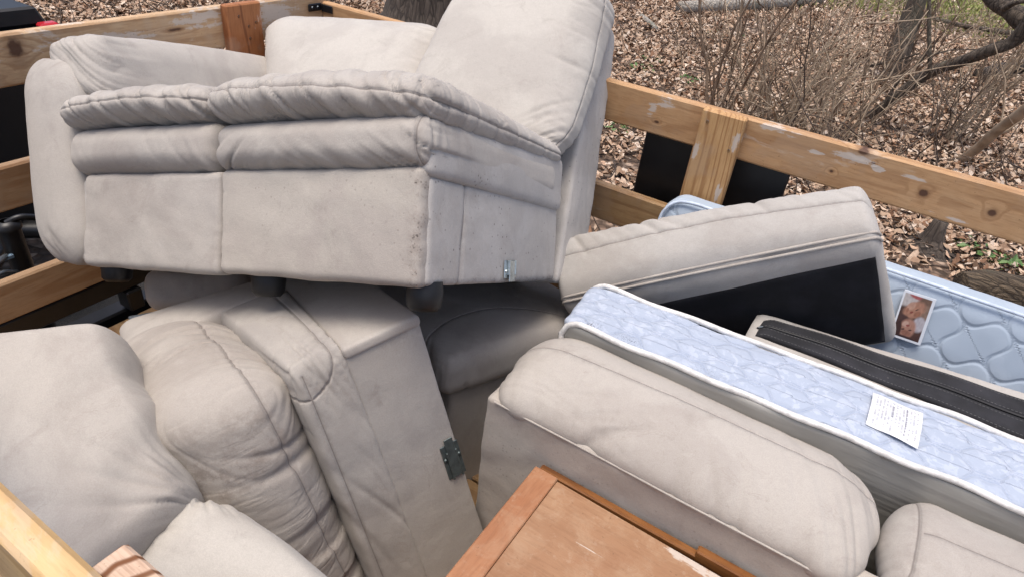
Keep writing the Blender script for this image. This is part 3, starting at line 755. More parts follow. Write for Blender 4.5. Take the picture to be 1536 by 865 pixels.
Q2[0, 0, 0] = SP(-1.12, .58, .44); Q2[1, 0, 0] = SP(-.50, .60, .43); Q2[0, 1, 0] = SP(-1.10, .84, .42); Q2[1, 1, 0] = SP(-.50, .84, .42)
Q2[0, 0, 1] = SP(-1.43, .83, 1.035); Q2[1, 0, 1] = SP(-.50, .865, .90); Q2[0, 1, 1] = SP(-1.38, 1.06, .97); Q2[1, 1, 1] = SP(-.50, 1.14, .88)
soft_box('back_cushion', FAB_LIGHT, SOFA, Q2, r=(.15, .09, .13), puff={'-y': .05, '+z': .012}, res=.008, disp=back_disp, seed=3.)
# arm with its roll pad
A = SB((-1.43, -1.19), (0, .95), (-.03, .50))
for j, y in enumerate((-.02, .98)):
    A[0, j, 0] = SP(-1.352, y, .0); A[1, j, 0] = SP(-1.135, y, -.022); A[0, j, 1] = SP(-1.452, y, .60); A[1, j, 1] = SP(-1.195, y, .575)
def arm_pre(pos, d):
    pos[:, 0] += -.010 * np.clip(1 - d.nz ** 2, 0, 1) * np.clip(-d.nx, 0, 1)
    return pos
soft_box('arm', FAB, SOFA, A, r=(.085, .04, .11), puff={'-y': .016}, res=.008, pre=arm_pre, disp=lambda d: .002 * pn(d.X * 8, d.Z * 5, d.Y * 3) + .004 * np.exp(-((d.nz + .75) ** 2 * 18 + (d.nx) ** 2 * 4)) * gather(d.X * .8 + d.Z * .5, d.Z, 15, 6, 2.) * sstep(0, -1, d.ny))
def pad_disp(d):
    return sstep(-.3, -.95, d.ny) * .0062 * gather(d.X * .8 + d.Z * .9, d.Y, 19, 5., 3., .35) + .003 * pn(d.X * 8, d.Y * 4, d.Z * 8)
PD = SB((-1.27, -1.18), (0, .7), (.46, .62))
PD[0, 0, 1] = SP(-1.36, .0, .640); PD[1, 0, 1] = SP(-1.165, .02, .655); PD[0, 0, 0] = SP(-1.345, .0, .53); PD[1, 0, 0] = SP(-1.125, .02, .44)
PD[0, 1, 1] = SP(-1.50, .92, .86); PD[1, 1, 1] = SP(-1.25, .92, .82); PD[0, 1, 0] = SP(-1.48, .92, .55); PD[1, 1, 0] = SP(-1.13, .92, .46)
soft_box('arm_pad', FAB, SOFA, PD, r=(.07, .06, .065), puff={'+z': .01, '+x': .012}, res=.006, disp=pad_disp)
# feet
for (x, y) in ((-1.085, .06), (-.495, .06), (-.035, .06), (-1.1, .7)):
    a0 = SP(x, y, .01); a1 = SP(x, y, -.015); a2 = SP(x, y, -.045); a3 = SP(x, y, -.055)
    tubes('foot', BLACKPLASTIC, SOFA, [([a0, a1, a2, a3, a3 + (a3 - a2) * .05], [.038, .040, .037, .028, .002])], 14)
# zinc joining bracket on the open side
def joining_bracket(P3, mat, parent, sc=1.):
    """P3(u, v, w): u across, v along the slot, w out of the panel"""
    bx = lambda u, v, ww: np.array([[[P3(a, b, c) for c in ww] for b in v] for a in u])
    br = hard_box('bracket', mat, parent, bx((-.021 * sc, .021 * sc), (-.019 * sc, .019 * sc), (.0005, .003)), .0015)
    hard_box('tongue', mat, br, bx((-.010 * sc, .010 * sc), (-.026 * sc, .017 * sc), (.0062, .009)), .001)
    for s in (-1, 1):
        hard_box('rib', mat, br, bx(((-.0125 if s < 0 else .0085) * sc, (-.0085 if s < 0 else .0125) * sc), (-.012 * sc, .019 * sc), (.0032, .0105)), .001)
        a = P3(s * .0165 * sc, -.004 * sc, .003); b = P3(s * .0165 * sc, -.004 * sc, .0065)
        tubes('screw', mat, br, [([a, b, b + (b - a) * .2], [.0042 * sc, .0036 * sc, .001])], 10)
joining_bracket(lambda u, v, ww: SP(.004 + ww * 1.0, .403 + u * 1.7, .036 + v * 1.25), ZINC, SOFA, 1.0)

# ------------------------------------------------------------------ tipped section in the middle (lying on its back)
MF = Frame((-.725, .92, 1.364), np.array([[-.865, .333, -.376], [.411, .04, -.911], [-.288, -.942, -.171]]))
MP = lambda *p: MF(np.array(p, float))
TIP = thing('sofa_section', 'sofa section tipped on its back, dark hinge plate on its flat grey side', 'sofa', MP(.25, .5, .0))
def tip_side(d):
    return .002 * pn(d.Y * 7, d.Z * 10, 1.)
# side carcass: local (x away, y down, z towards the seat)
soft_box('side_panel', FAB_GREY, TIP, MF.box((0, .6), (.004, .72), (.0, .182)), r=.006, res=.007, lump=.0015)
soft_box('front_panel', FAB, TIP, MF.box((-.006, .60), (-.016, .012), (-.002, .182)), r=(.008, .009, .012), res=.007, lump=.0015, puff={'-y': .004})
def tipmid_disp(d):
    c = np.exp(-((d.ny + .95) ** 2 * 12)) * sstep(.2, -.9, d.nx)
    f = sstep(-.3, -.95, d.ny)
    return .0045 * c * gather(d.Z * 1.2 + d.Y * .3, d.Y, 24, 5., 2.) + .003 * f * np.exp(-((d.nx + .8) ** 2 * 6)) * gather(d.X + d.Z * .4, d.Z, 20, 5, 5.) + .0025 * sstep(-.3, -1, d.nx) * gather(d.Y * .35 + d.Z, d.Y, 10, 2.5, 7.)
MB_ = MF.box((-.004, .492), (-.024, .72), (.172, .30))
MB_[1, 0, 1] = MP(.492, -.024, .362); MB_[1, 1, 1] = MP(.492, .72, .335); MB_[0, 1, 1] = MP(-.004, .72, .305); MB_[0, 0, 1] = MP(-.004, -.024, .300)
soft_box('seat_body', FAB_GREY, TIP, MB_, r=(.026, .05, .016), res=.005, disp=tipmid_disp, lump=.002, puff={'-y': .012, '-x': .004},
         seams=[lambda d: msk((d.nx < -.9) & (d.ny > -.93), d.Z - .045), lambda d: msk(d.ny < .4, np.hypot(d.Y + d.L[1] / 2, d.Z - .045) - .085)], gw=.005)
MB2 = MF.box((.462, .68), (-.027, .70), (.172, .585))
MB2[1, :, 0] = MF([(.60, -.024, .172), (.60, .70, .172)]); MB2[1, 0, 1] = MP(.735, -.02, .59)
soft_box('seat_body', FAB, TIP, MB2, r=(.014, .03, .05), res=.007, puff={'-y': .010}, disp=lambda d: .004 * np.exp(-(d.nx + 1) * 7) * gather(d.Z + d.X * .6, d.X, 14, 4., 7.))
def tipc_disp(d):
    sidef = sstep(.3, -.9, d.nx); topf = sstep(-.3, -.98, d.ny)
    dz = np.abs(d.Z + d.L[2] / 2 - .062)
    near = .18 + np.exp(-(dz / .075) ** 2)
    a = .0055 * sidef * (1 - .75 * topf) * near * gather(d.Y + .30 * d.Z, d.Z + d.X, 10, 2.4, 21.)
    b = .0050 * topf * (.35 + near) * gather(d.X + d.Y * .6 + d.Z * .25, d.Z + d.Y, 16, 2.2, 23.)
    return a + b
TC = MF.box((.0, .66), (-.15, .74), (.285, .50))
TC[0, 0, 0] = MP(-.012, -.026, .288); TC[1, 0, 0] = MP(.50, -.040, .335); TC[0, 1, 0] = MP(-.008, .74, .30); TC[1, 1, 0] = MP(.50, .74, .325)
TC[0, 0, 1] = MP(-.01, -.035, .575); TC[1, 0, 1] = MP(.54, -.075, .62); TC[0, 1, 1] = MP(.02, .80, .54); TC[1, 1, 1] = MP(.52, .74, .60)
soft_box('seat_cushion', FAB_TIP, TIP, TC, r=(.10, .075, .15), puff={'+z': .05, '-y': .02, '-x': .03}, res=.005, disp=tipc_disp, extra=('dirt', lambda d: .75 * sstep(.05, .5, pn(d.X * 5 + 2, d.Y * 6, d.Z * 6)) * sstep(.5, -.6, d.nx)),
         seams=[lambda d: msk((d.nx < .95) & (d.ny < .95), d.Z + d.L[2] / 2 - .062 + .012 * d.ny)], groove=.003, gw=.005)
joining_bracket(lambda u, v, ww: MP(-.001 - ww, .385 + v * 2.3, .022 + u * 1.0), DARKZINC, TIP, 1.15)

# ------------------------------------------------------------------ shaded section underneath
_ax = np.array([.90, -.33, .12]); _ax /= np.linalg.norm(_ax)
_az = np.array([-.05, .10, .99]); _ay = np.cross(_az, _ax); _ay /= np.linalg.norm(_ay); _az = np.cross(_ax, _ay)
DF = Frame(at(676, 588, 1.86), np.stack([_ax, _ay, _az], 1))
UND = thing('sofa_section', 'shaded sofa section buried under the others at the bottom of the pile', 'sofa', DF((-.4, .3, -.4)))
soft_box('side_panel', FAB, UND, DF.box((-.95, 0), (0, .55), (-.42, 0)), r=.015, res=.012)
soft_box('seat_body', FAB, UND, DF.box((-.95, .035), (-.045, .57), (.0, .13)), r=(.035, .035, .05), puff={'+z': .012}, res=.008,
         disp=lambda d: .006 * np.exp(-((d.nx - 1) ** 2 * 10 + (d.ny + 1) ** 2 * 5)) * gather(d.X + d.Y, d.Z, 20, 5, 3.), seams=[lambda d: msk(d.nz > -.6, np.hypot(d.X - d.L[0] / 2 - .1, d.Y + .1) - .30)])
E1 = np.array(DF.box((-1.13, -.9), (-.05, .5), (-.35, .14)))
soft_box('arm', FAB, UND, slab([at(204, 398, 1.95), at(372, 396, 1.95), at(372, 470, 1.95), at(206, 470, 1.95)], .35), r=(.06, .06, .05), puff={'-y': .01}, res=.012, disp=lambda d: .004 * gather(d.X + d.Z, d.Z, 10, 4, 2.))
hard_box('edge_rail', STEEL, UND, slab([at(190, 474, 1.78), at(420, 432, 1.86), at(424, 446, 1.86), at(196, 486, 1.78)], .02), .004)

# ------------------------------------------------------------------ back cushion at lower left, against the near rail
def lc_disp(d):
    rr = np.hypot(d.nx - 1.0, (d.nz + .95) * .9)
    fl = np.exp(-rr * 1.6)
    ang = np.arctan2(d.nz + 1.05, 1.1 - d.nx)
    a = .010 * fl * sstep(0., .35, rr) * gather(ang * .4, rr * .15, 6.5, 1.5, 31., .9)
    di = d.X * .62 - d.Z * .78                   # broad soft folds running up to the right
    b = .016 * (pn(di * 7., (d.X * .78 + d.Z * .62) * 2.2, 35.) + .35 * pn(di * 15., (d.X * .78 + d.Z * .62) * 3.5, 37.)) * sstep(-1., -.2, d.nx) * sstep(1., .3, d.nz)
    c = .0022 * sstep(.45, .95, d.nx) * gather(d.Z + d.X * .5, d.X, 11, 3., 33.)
    return a + b + c
LC = thing('loose_cushion', 'large puffy back cushion at lower left, wedged between the near rail and the tipped section', 'cushion', at(150, 700, 1.35))
soft_box('cushion_cover', FAB, LC, slab([at(-140, 500, 1.30), at(166, 466, 1.33), at(298, 742, 1.22), at(60, 950, 1.02)], .24), r=(.05, .09, .05), puff={'-y': .045}, res=.006, disp=lc_disp, pe=.7)
def lb_disp(d):
    return .008 * sstep(.2, .95, d.nz) * gather(d.X, d.Z, 11, 3., 41.) + .006 * pn(d.X * 6, d.Z * 6, 2.) + .005 * sstep(.2, -.9, d.nx) * gather(d.Z + d.X * .5, d.X, 12, 4, 43.)
LB = thing('loose_cushion', 'pale smooth cushion at the bottom edge, in front of the tipped section', 'cushion', at(360, 840, 1.3))
soft_box('cushion_cover', FAB_LIGHT, LB, slab([at(262, 712, 1.30), at(348, 745, 1.30), at(620, 940, 1.12), at(120, 930, 1.12)], .2), r=(.06, .08, .08), puff={'-y': .05}, res=.007, disp=lb_disp)

# ------------------------------------------------------------------ front right sofa section (long side along the trailer)
FR = thing('sofa_section', 'beige sofa section at front right with two plump pads above a piped edge', 'sofa', (.2, 1.1, .595))
soft_box('front_panel', FAB_FRONT, FR, WORLD.box((-.556, 1.15), (.965, 1.035), (.6, 1.2)), r=(.006, .006, .006), res=.012, lump=.004, disp=lambda d: .004 * pn(d.X * 4, d.Z * 6, 1.) + .003 * pn(d.X * 9, d.Z * 3, 4.))
def fr_disp(d):
    fx = d.X + d.L[0] / 2; fy = d.Y + d.L[1] / 2
    front = sstep(.35, -.7, d.ny)
    a = .008 * np.exp(-fx * 5.) * front * gather(fy * .9 + fx * .12, fx, 12, 1.6, 51.)
    gx = fx - .26
    b = .007 * np.exp(-(gx / .10) ** 2) * sstep(.1, -.8, d.ny) * gather(fy * .8 - gx * .35, gx, 11, 2., 57.)
    rend = sstep(.35, .95, d.nx)
    c = .0075 * rend * gather(d.X * .9 + d.Y * .45, d.Y, 10, 1.6, 53.)
    e = .0045 * front * np.exp(-fy * 9) * gather(d.X + d.Y * .5, d.Y, 8, 2., 55.)
    return a + b + c + e + .003 * pn(d.X * 4, d.Y * 5, 9.)
G1 = WORLD.box((-.562, .278), (.962, 1.27), (1.12, 1.280))
G1[1, :, 1, 2] -= .004
def corner_push(pos, d):
    w_ = np.clip((-d.nx - .72) / .28, 0, 1) * np.clip((-d.ny - .3) / .7, 0, 1)
    pos[:, 0] -= .034 * w_; pos[:, 1] -= .054 * w_
    w_ = np.clip((d.nx - .72) / .28, 0, 1) * np.clip((-d.ny - .3) / .7, 0, 1)
    pos[:, 0] += .020 * w_; pos[:, 1] -= .050 * w_
    return pos
soft_box('end_panel', FAB_FRONT, FR, WORLD.box((-.553, -.50), (1.036, 1.225), (.6, 1.192)), r=.010, res=.014)
soft_box('pad', FAB, FR, G1, r=(.13, .17, .079), puff={'+z': .012}, res=.0055, disp=fr_disp, pre=corner_push, seams=[lambda d: msk(d.nz > 0, d.Y - .03 - .02 * d.nx)], groove=.001)
G2 = WORLD.box((.280, 1.12), (.962, 1.27), (1.12, 1.270))
soft_box('pad', FAB, FR, G2, r=(.09, .16, .074), puff={'+z': .010}, res=.0055, disp=fr_disp, seams=[lambda d: msk((d.nz > 0) & (d.X + d.L[0] / 2 > .05), d.Y - .02 - .02 * d.nx), lambda d: d.X + d.L[0] / 2 - .045], groove=.001, seed=5.)
px_ = np.linspace(-.535, 1.15, 90)
tubes('piping', FAB_PIPE, FR, [([(x, .9630 + .0006 * math.sin(x * 17), 1.1985) for x in px_], .0024)], 8)

# ------------------------------------------------------------------ crib mattress on edge, with print tag
def quilt_mat(name, base, line, flower, tone=.5, fscale=26.):
    n = NT(name); c = n.coord('Object')
    sd = n.math('ABSOLUTE', n.attr('sd'))
    f1 = n.noise(c, fscale, 4, .6, .5); f2 = n.noise(c, 7., 2)
    fl = n.math('MULTIPLY', n.map(f1, .50, .56), n.map(f2, .30, .55))
    col = n.mix(n.math('MULTIPLY', fl, tone), base, flower)
    st = n.math('MULTIPLY', n.map(sd, .0008, .0028, 1., 0.), n.map(n.noise(c, 260., 1), .35, .6, .45, 1.))
    col = n.mix(n.math('MULTIPLY', st, .5), col, line)
    mold = n.attr('mold'); mm = n.math('MULTIPLY', mold, n.map(n.noise(c, 230., 4, .8), .50, .62))
    col = n.mix(mm, col, (.035, .035, .04))
    fine = n.noise(c, 500., 2)
    h = n.math('MULTIPLY_ADD', n.map(sd, 0., .010), 1.5, n.math('MULTIPLY_ADD', f1, .6, n.math('MULTIPLY', fine, .2)))
    return n.done(col, .95, n.bump(h, .0022, .7), spec=.12, sheen=.08)
QUILT = quilt_mat('blue_brocade_ticking', (.365, .415, .505), (.25, .30, .42), (.49, .535, .625), .55, 44.)
QUILT2 = quilt_mat('pale_blue_quilt', (.365, .435, .52), (.19, .24, .31), (.42, .49, .575), .5, 9.)
def vinyl():
    n = NT('grey_vinyl'); c = n.coord('Object'); f = n.noise(c, 3.5, 4, .6); f2 = n.noise(n.coord('Object', scale=(.6, 3, 6)), 6., 3)
    col = n.mix(n.map(f, .35, .7), (.36, .35, .32), (.27, .265, .245)); col = n.mix(n.math('MULTIPLY', n.map(f2, .5, .75), .4), col, (.42, .41, .39))
    return n.done(col, .42, n.bump(f2, .006, .5), spec=.4)
VINYL = vinyl()
PIPE = plain('white_vinyl_piping', (.62, .61, .59), .45, nz=.2, scale=40)
def ogee(U, V, lam, a=.16):
    u, v = U / lam, V / lam
    w1 = a * np.sin(2 * np.pi * v) ; w2 = a * np.sin(2 * np.pi * u)
    f1 = (u + w1) - np.round(u + w1); f2 = (v + w2) - np.round(v + w2)
    return np.where(np.abs(f1) < np.abs(f2), f1, f2) * lam
def scallop(x, y, lam=.155, row=.082):
    """rows of wavy stitching joined by short slanting seams, offset row by row"""
    wob = .014 * pn(x * 6, y * 8, 3.) + .008 * pn(x * 15, y * 15, 8.)
    x = x + .02 * pn(x * 5, y * 5, 6.)
    a1 = .017 * (np.sin(2 * np.pi * x / lam) + .28 * np.sin(6 * np.pi * x / lam))
    v1 = (y + wob + a1) / row; v2 = (y + wob - a1 + row / 2) / row
    f1 = (v1 - np.round(v1)) * row; f2 = (v2 - np.round(v2)) * row
    return np.where(np.abs(f1) < np.abs(f2), f1, f2)
M1 = thing('crib_mattress', 'blue brocade crib mattress standing on edge, white printed tag on its narrow side', 'mattress', (.15, 1.35, .6))
H1 = WORLD.box((-.515, .83), (1.235, 1.425), (.58, 1.292))
# slight yaw and lean, as it leans on the pads
for i, (x, y0, y1) in enumerate(((-.512, 1.232, 1.426), (.83, 1.290, 1.520))):
    H1[i, 0, 1] = (x, y0, 1.293); H1[i, 1, 1] = (x - .02, y1, 1.291); H1[i, 0, 0] = (x, y0 + .035, .60); H1[i, 1, 0] = (x - .02, y1 + .03, .60)
def m1_disp(d):
    topm = sstep(.9, .995, d.nz)
    q = np.abs(scallop(d.X, d.Y))
    return topm * .0032 * (1 - np.exp(-q / .012)) + .003 * pn(d.X * 7, d.Y * 7, 2.)
soft_box('ticking', QUILT, M1, H1, r=(.045, .012, .012), puff={'+z': .012}, res=.0055, disp=m1_disp, lump=.002,
         seams=[lambda d: msk(d.nz > .9, scallop(d.X, d.Y))], groove=0.,
         extra=('mold', lambda d: (d.nz > .9) * np.exp(-((d.Y + d.L[1] / 2 - .020) / .014) ** 2) * (np.exp(-((d.X + d.L[0] / 2 - .07) / .03) ** 2) + .9 * np.exp(-((d.X + d.L[0] / 2 - .165) / .032) ** 2) + .35 * np.exp(-((d.X + d.L[0] / 2 - .36) / .05) ** 2))))
# grey vinyl underside laid on the near face
V1 = H1.copy(); 
for i in (0, 1):
    for k in (0, 1):
        V1[i, 1, k] = H1[i, 0, k] + (0, .004, 0); V1[i, 0, k] = H1[i, 0, k] + (0, -.009, 0)
V1[0, :, :, 0] += .004; V1[:, :, 1, 2] -= .006
soft_box('vinyl_face', VINYL, M1, V1, r=(.03, .006, .01), res=.010, lump=.004, lumpf=5., disp=lambda d: .006 * pn(d.X * 3, d.Z * 8, 1.) * sstep(0, -1, d.ny))
def edge_path(j, off, z):
    a, b = H1[0, j, 1], H1[1, j, 1]
    out = []
    for t in np.linspace(0.0, 1, 120):
        p = a + (b - a) * t; x = p[0]
        drop = .045 * (1 - math.sqrt(max(0, 1 - (1 - min(t * 1.345 / .05, 1)) ** 2)))
        out.append((p[0], p[1] + off + .003 * math.sin(t * 40), p[2] + z - drop + .0016 * math.sin(t * 31)))
    return out
tubes('piping', PIPE, M1, [(edge_path(0, -.004, .001), .0075)], 10)
tubes('piping', PIPE, M1, [(edge_path(1, .002, .004), .0075)], 10)
tubes('end_piping', PIPE, M1, [(spline([H1[0, 0, 1] + (.0, -.004, -.044), H1[0, 0, 1] + (.006, -.005, -.09), H1[0, 0, 1] + (.012, .0, -.2), H1[0, 0, 1] + (.012, .02, -.4)], 24), .0075)], 10)
def tag_mat():
    n = NT('printed_law_tag'); c = n.coord('UV') ; a = n.attr('ink')
    f = n.noise(n.coord('Object'), 40., 3)
    return n.done(n.mix(a, n.mix(n.map(f, .3, .7), (.70, .70, .70), (.60, .62, .66)), (.16, .16, .2)), .6)
def grid_sheet(name, fn, nu, nv, mat, parent, attr_name, typ, attr):
    u, v = np.meshgrid(np.linspace(0, 1, nu), np.linspace(0, 1, nv), indexing='ij')
    P = fn(u, v); idx = np.arange(nu * nv).reshape(nu, nv)
    F = np.stack([idx[:-1, :-1], idx[1:, :-1], idx[1:, 1:], idx[:-1, 1:]], -1).reshape(-1, 4)
    T = P.reshape(-1, 3)
    # give the sheet a thickness
    n_ = np.cross(P[1, 0] - P[0, 0], P[0, 1] - P[0, 0]); n_ /= np.linalg.norm(n_)
    Bk = T - n_ * .0008
    V = np.concatenate([T, Bk]); m = nu * nv
    rim = np.concatenate([idx[:, 0], idx[-1, 1:], idx[-2::-1, -1], idx[0, -2:0:-1]])
    rn = np.roll(rim, -1)
    F = np.concatenate([F, F[:, ::-1] + m, np.stack([rim, rim + m, rn + m, rn], -1)])
    A = attr(u, v); A = A.reshape(m, -1); A = np.concatenate([A, A])
    return make(name, V, np.ascontiguousarray(F), mat, parent, attrs={attr_name: (typ, A)})
def ink(u, v):
    """rows of small print running across the tag, a bold heading and a ruled line"""
    row = np.floor(u * 15); fr = (u * 15) % 1
    words = pn(v * 20 + row * 7.3, row * 3.7, .5) > -.18
    letters = .45 + .55 * (pn(v * 75, row * 9.1, 4.) > -.1)
    ln = .95 - .5 * np.clip(pn(row * 1.7, .3, 2.) + .2, 0, 1)
    m = (fr > .45) & words & (v > .08) & (v < ln) & (u > .06) & (u < .94)
    big = (np.abs(row - 6) < .5) & (fr > .15)
    return np.where(m, .52 * letters, 0) + np.where(big & (v > .08) & (v < .6) & words, .35, 0) + .5 * ((np.abs(u - .70) < .008) & (v > .08) & (v < .9))
a0, a1 = H1[0], H1[1]
def on_top(s, t, lift=.012):
    """s metres along the band, t metres across it from the near edge"""
    e0 = H1[0, 0, 1] + (H1[1, 0, 1] - H1[0, 0, 1]) * (s / 1.343); e1 = H1[0, 1, 1] + (H1[1, 1, 1] - H1[0, 1, 1]) * (s / 1.343)
    return e0 + (e1 - e0) * (t / .205) + np.array([0, 0, lift])
TAG = (.716, .104, -.012, .166, -.010, .122)
def tagfn(u, v):
    P = np.zeros(u.shape + (3,))
    for i in np.ndindex(u.shape):
        P[i] = on_top(TAG[0] + TAG[1] * u[i] + TAG[2] * v[i], TAG[3] + TAG[4] * u[i] - TAG[5] * v[i], .0065 + .0135 * (1 - ((TAG[3] + TAG[4] * u[i] - TAG[5] * v[i] - .1) / .105) ** 2) + .0015 * math.sin(u[i] * 7 + v[i] * 4))
    return P
tg = grid_sheet('law_tag', tagfn, 110, 70, tag_mat(), M1, 'ink', 'FLOAT', ink)
tg['label'] = 'white law tag printed with rows of small grey text'

# ------------------------------------------------------------------ cushion with black underside
BF = Frame(CAM + (np.array([-.596, 1.336, 1.253]) - CAM) * 1.10, np.array([[.837, -.39, -.383], [.211, .877, -.431], [.504, .28, .817]]))
BCd = (.867, .187, .476)
BCU = thing('seat_cushion', 'boxy sand coloured seat cushion tilted on edge, showing a black cloth underside', 'cushion', BF((.43, .1, -.47)))
def bc_disp(d):
    tp = sstep(.5, .98, d.nz)
    return .0055 * tp * gather(d.X * .9 + d.Y * .8, d.Y, 11, 3., 61.) * sstep(-.3, .6, d.ny) + .003 * pn(d.X * 5, d.Y * 6, 1.)
HB = BF.box((0, BCd[0]), (0, BCd[1]), (-BCd[2], 0))
HB[:, 1, 1] += BF.R[:, 2] * .018 + BF.R[:, 1] * .012
HB[0, 1, 1] += BF.R[:, 1] * .05 + BF.R[:, 2] * .045 - BF.R[:, 0] * .015
soft_box('cushion_cover', FAB_SAND, BCU, HB, r=(.03, .055, .07), puff={'+z': .028}, res=.006, disp=bc_disp,
         seams=[lambda d: msk((d.nz > -.2) & (d.ny > -.93), d.Y - .012)], groove=.003)
P_ = lambda x, y, z: BF((x, y, z))
tubes('piping', SAND_PIPE, BCU, [(spline([P_(.004, .03, -.05), P_(.02, .014, -.030), P_(.06, .009, -.023), P_(.2, .0085, -.019), P_(.45, .0085, -.017), P_(.7, .0085, -.019), P_(.82, .010, -.023), P_(.856, .016, -.032), P_(.866, .03, -.06)], 90), .0042)], 8)
tubes('piping', SAND_PIPE, BCU, [(spline([P_(.004, .038, -.04), P_(.02, .024, -.020), P_(.06, .019, -.013), P_(.2, .018, -.008), P_(.45, .018, -.006), P_(.7, .018, -.008), P_(.82, .020, -.013), P_(.856, .026, -.022), P_(.866, .04, -.05)], 70), .004)], 8)
UB = BF.box((.0, .0), (0, 0), (0, 0))
q = [(.08, -.095), (.842, -.062), (.842, -.452), (.03, -.452)]
UQ = [BF((x, -.004, z)) for x, z in ((.03, -.108), (.846, -.080), (.832, -.432), (.03, -.440))]
soft_box('underside_cloth', BLACKCLOTH, BCU, slab(UQ, .012, away=BF.R[:, 1]), r=(.004, .0035, .004), res=.014, lump=.002)

# ------------------------------------------------------------------ cushion with zip band
ZC = thing('seat_cushion', 'beige cushion on edge behind the crib mattress, its black band split by a zip', 'cushion', (.3, 1.58, .9))
def zp(x, k, lift=0.):
    """x in the world along the band; k = 0 near edge, 1 near band edge, 2 zip, 3 far band edge, 4 far edge"""
    f = (x + .1) / .6
    yy = np.interp(k, [0, 1, 2, 3, 4], [1.502, 1.535 + .004 * f, 1.574 + .042 * f, 1.620 + .078 * f, 1.634 + .102 * f])
    end = max(0., 1 - (x + .118) / .05)
    return np.array([x, yy + .002 * math.sin(x * 21), 1.270 + .007 * math.sin(math.pi * k / 4) - .035 * end ** 2 + lift + .0015 * math.sin(x * 24)])
HZ = np.zeros((2, 2, 2, 3))
for i, x in enumerate((-.124, .80)):
    for j, k in enumerate((0, 4)):
        HZ[i, j, 1] = zp(x + (.05 if i == 0 else 0), k, -.001) - (.05 if i == 0 else 0, 0, 0) + np.array([0, .018 if j else -.006, 0]); HZ[i, j, 0] = HZ[i, j, 1] - (0, 0, .45)
soft_box('cushion_cover', FAB_SAND, ZC, HZ, r=(.045, .012, .012), puff={'+z': .004}, res=.009)
def band(name, k0, k1, x0, lift, mat, parent, nn=90):
    u = np.linspace(x0, .79, nn); ss = np.linspace(k0, k1, 6)
    P = np.array([[zp(x, k, lift) for k in ss] for x in u])
    V = np.concatenate([P.reshape(-1, 3), P.reshape(-1, 3) - (0, 0, .014)]); m = nn * 6
    idx = np.arange(m).reshape(nn, 6)
    F = np.stack([idx[:-1, :-1], idx[1:, :-1], idx[1:, 1:], idx[:-1, 1:]], -1).reshape(-1, 4)
    rim = np.concatenate([idx[:, 0], idx[-1, 1:], idx[-2::-1, -1], idx[0, -2:0:-1]]); rn = np.roll(rim, -1)
    return make(name, V, np.ascontiguousarray(np.concatenate([F, F[:, ::-1] + m, np.stack([rim, rim + m, rn + m, rn], -1)])), mat, parent)
band('zip_band', 1.0, 1.93, -.100, .0065, ZIPCLOTH, ZC)
band('zip_band', 2.07, 3.0, -.106, .0065, ZIPCLOTH, ZC)
tubes('zip', BLACKPLASTIC, ZC, [([zp(x, 2, .0075) for x in np.linspace(-.104, .79, 60)], .0036)], 8)
tubes('zip_slider', ZINC, ZC, [([zp(-.108, 2, .007), zp(-.098, 2, .010), zp(-.086, 2, .008)], [.002, .003, .002])], 8)
def stitches():
    L = []
    for k in (1.1, 1.8, 2.2, 2.9):
        for x in np.arange(-.09, .60, .0085):
            L.append(([zp(x, k, .0069), zp(x + .005, k, .0069)], .0006))
    return L
tubes('stitching', plain('grey_thread', (.12, .12, .12), .8), ZC, stitches(), 4)['kind'] = 'stuff'

# ------------------------------------------------------------------ second crib mattress leaning on the far rail
M2 = thing('crib_mattress', 'pale blue quilted crib mattress leaning on the far rail, with a photo label', 'mattress', (.3, 1.9, .6))
H2 = WORLD.box((-.535, .82), (1.9, 2.0), (.6, 1.35))
for i, x in enumerate((-.535, .82)):
    H2[i, 0, 1] = (x, 1.945, 1.375); H2[i, 1, 1] = (x, 2.055, 1.36); H2[i, 0, 0] = (x, 1.74, .62); H2[i, 1, 0] = (x, 1.85, .60)
q2 = lambda d: ogee(d.X + .03, d.Z + .02, .118, .13)
soft_box('ticking', QUILT2, M2, H2, r=(.06, .03, .06), puff={}, res=.006, lump=.002, seams=[lambda d: msk(d.ny < -.6, q2(d))], groove=0.,
         disp=lambda d: .0018 * (1 - np.exp(-np.abs(q2(d)) / .014)) * sstep(-.5, -.95, d.ny) * sstep(1, .9, np.abs(d.nz)), extra=('mold', lambda d: 0 * d.X))
def m2p(x, z, off=0.):
    """point on the seen face: x world, z metres below the top edge"""
    f = z / .783
    a = np.array([x, 1.945, 1.375]); b = np.array([x, 1.74, .62])
    return a + (b - a) * f + np.array([0, -.965, .262]) * off
tubes('piping', plain('pale_blue_piping', (.50, .58, .70), .6), M2, [(spline([m2p(-.53, .12, .002), m2p(-.525, .05, .002), m2p(-.47, .004, .002), m2p(-.3, .0, .002), m2p(0, .0, .002), m2p(.4, .0, .002), m2p(.82, .0, .002)], 60), .0055)], 8)
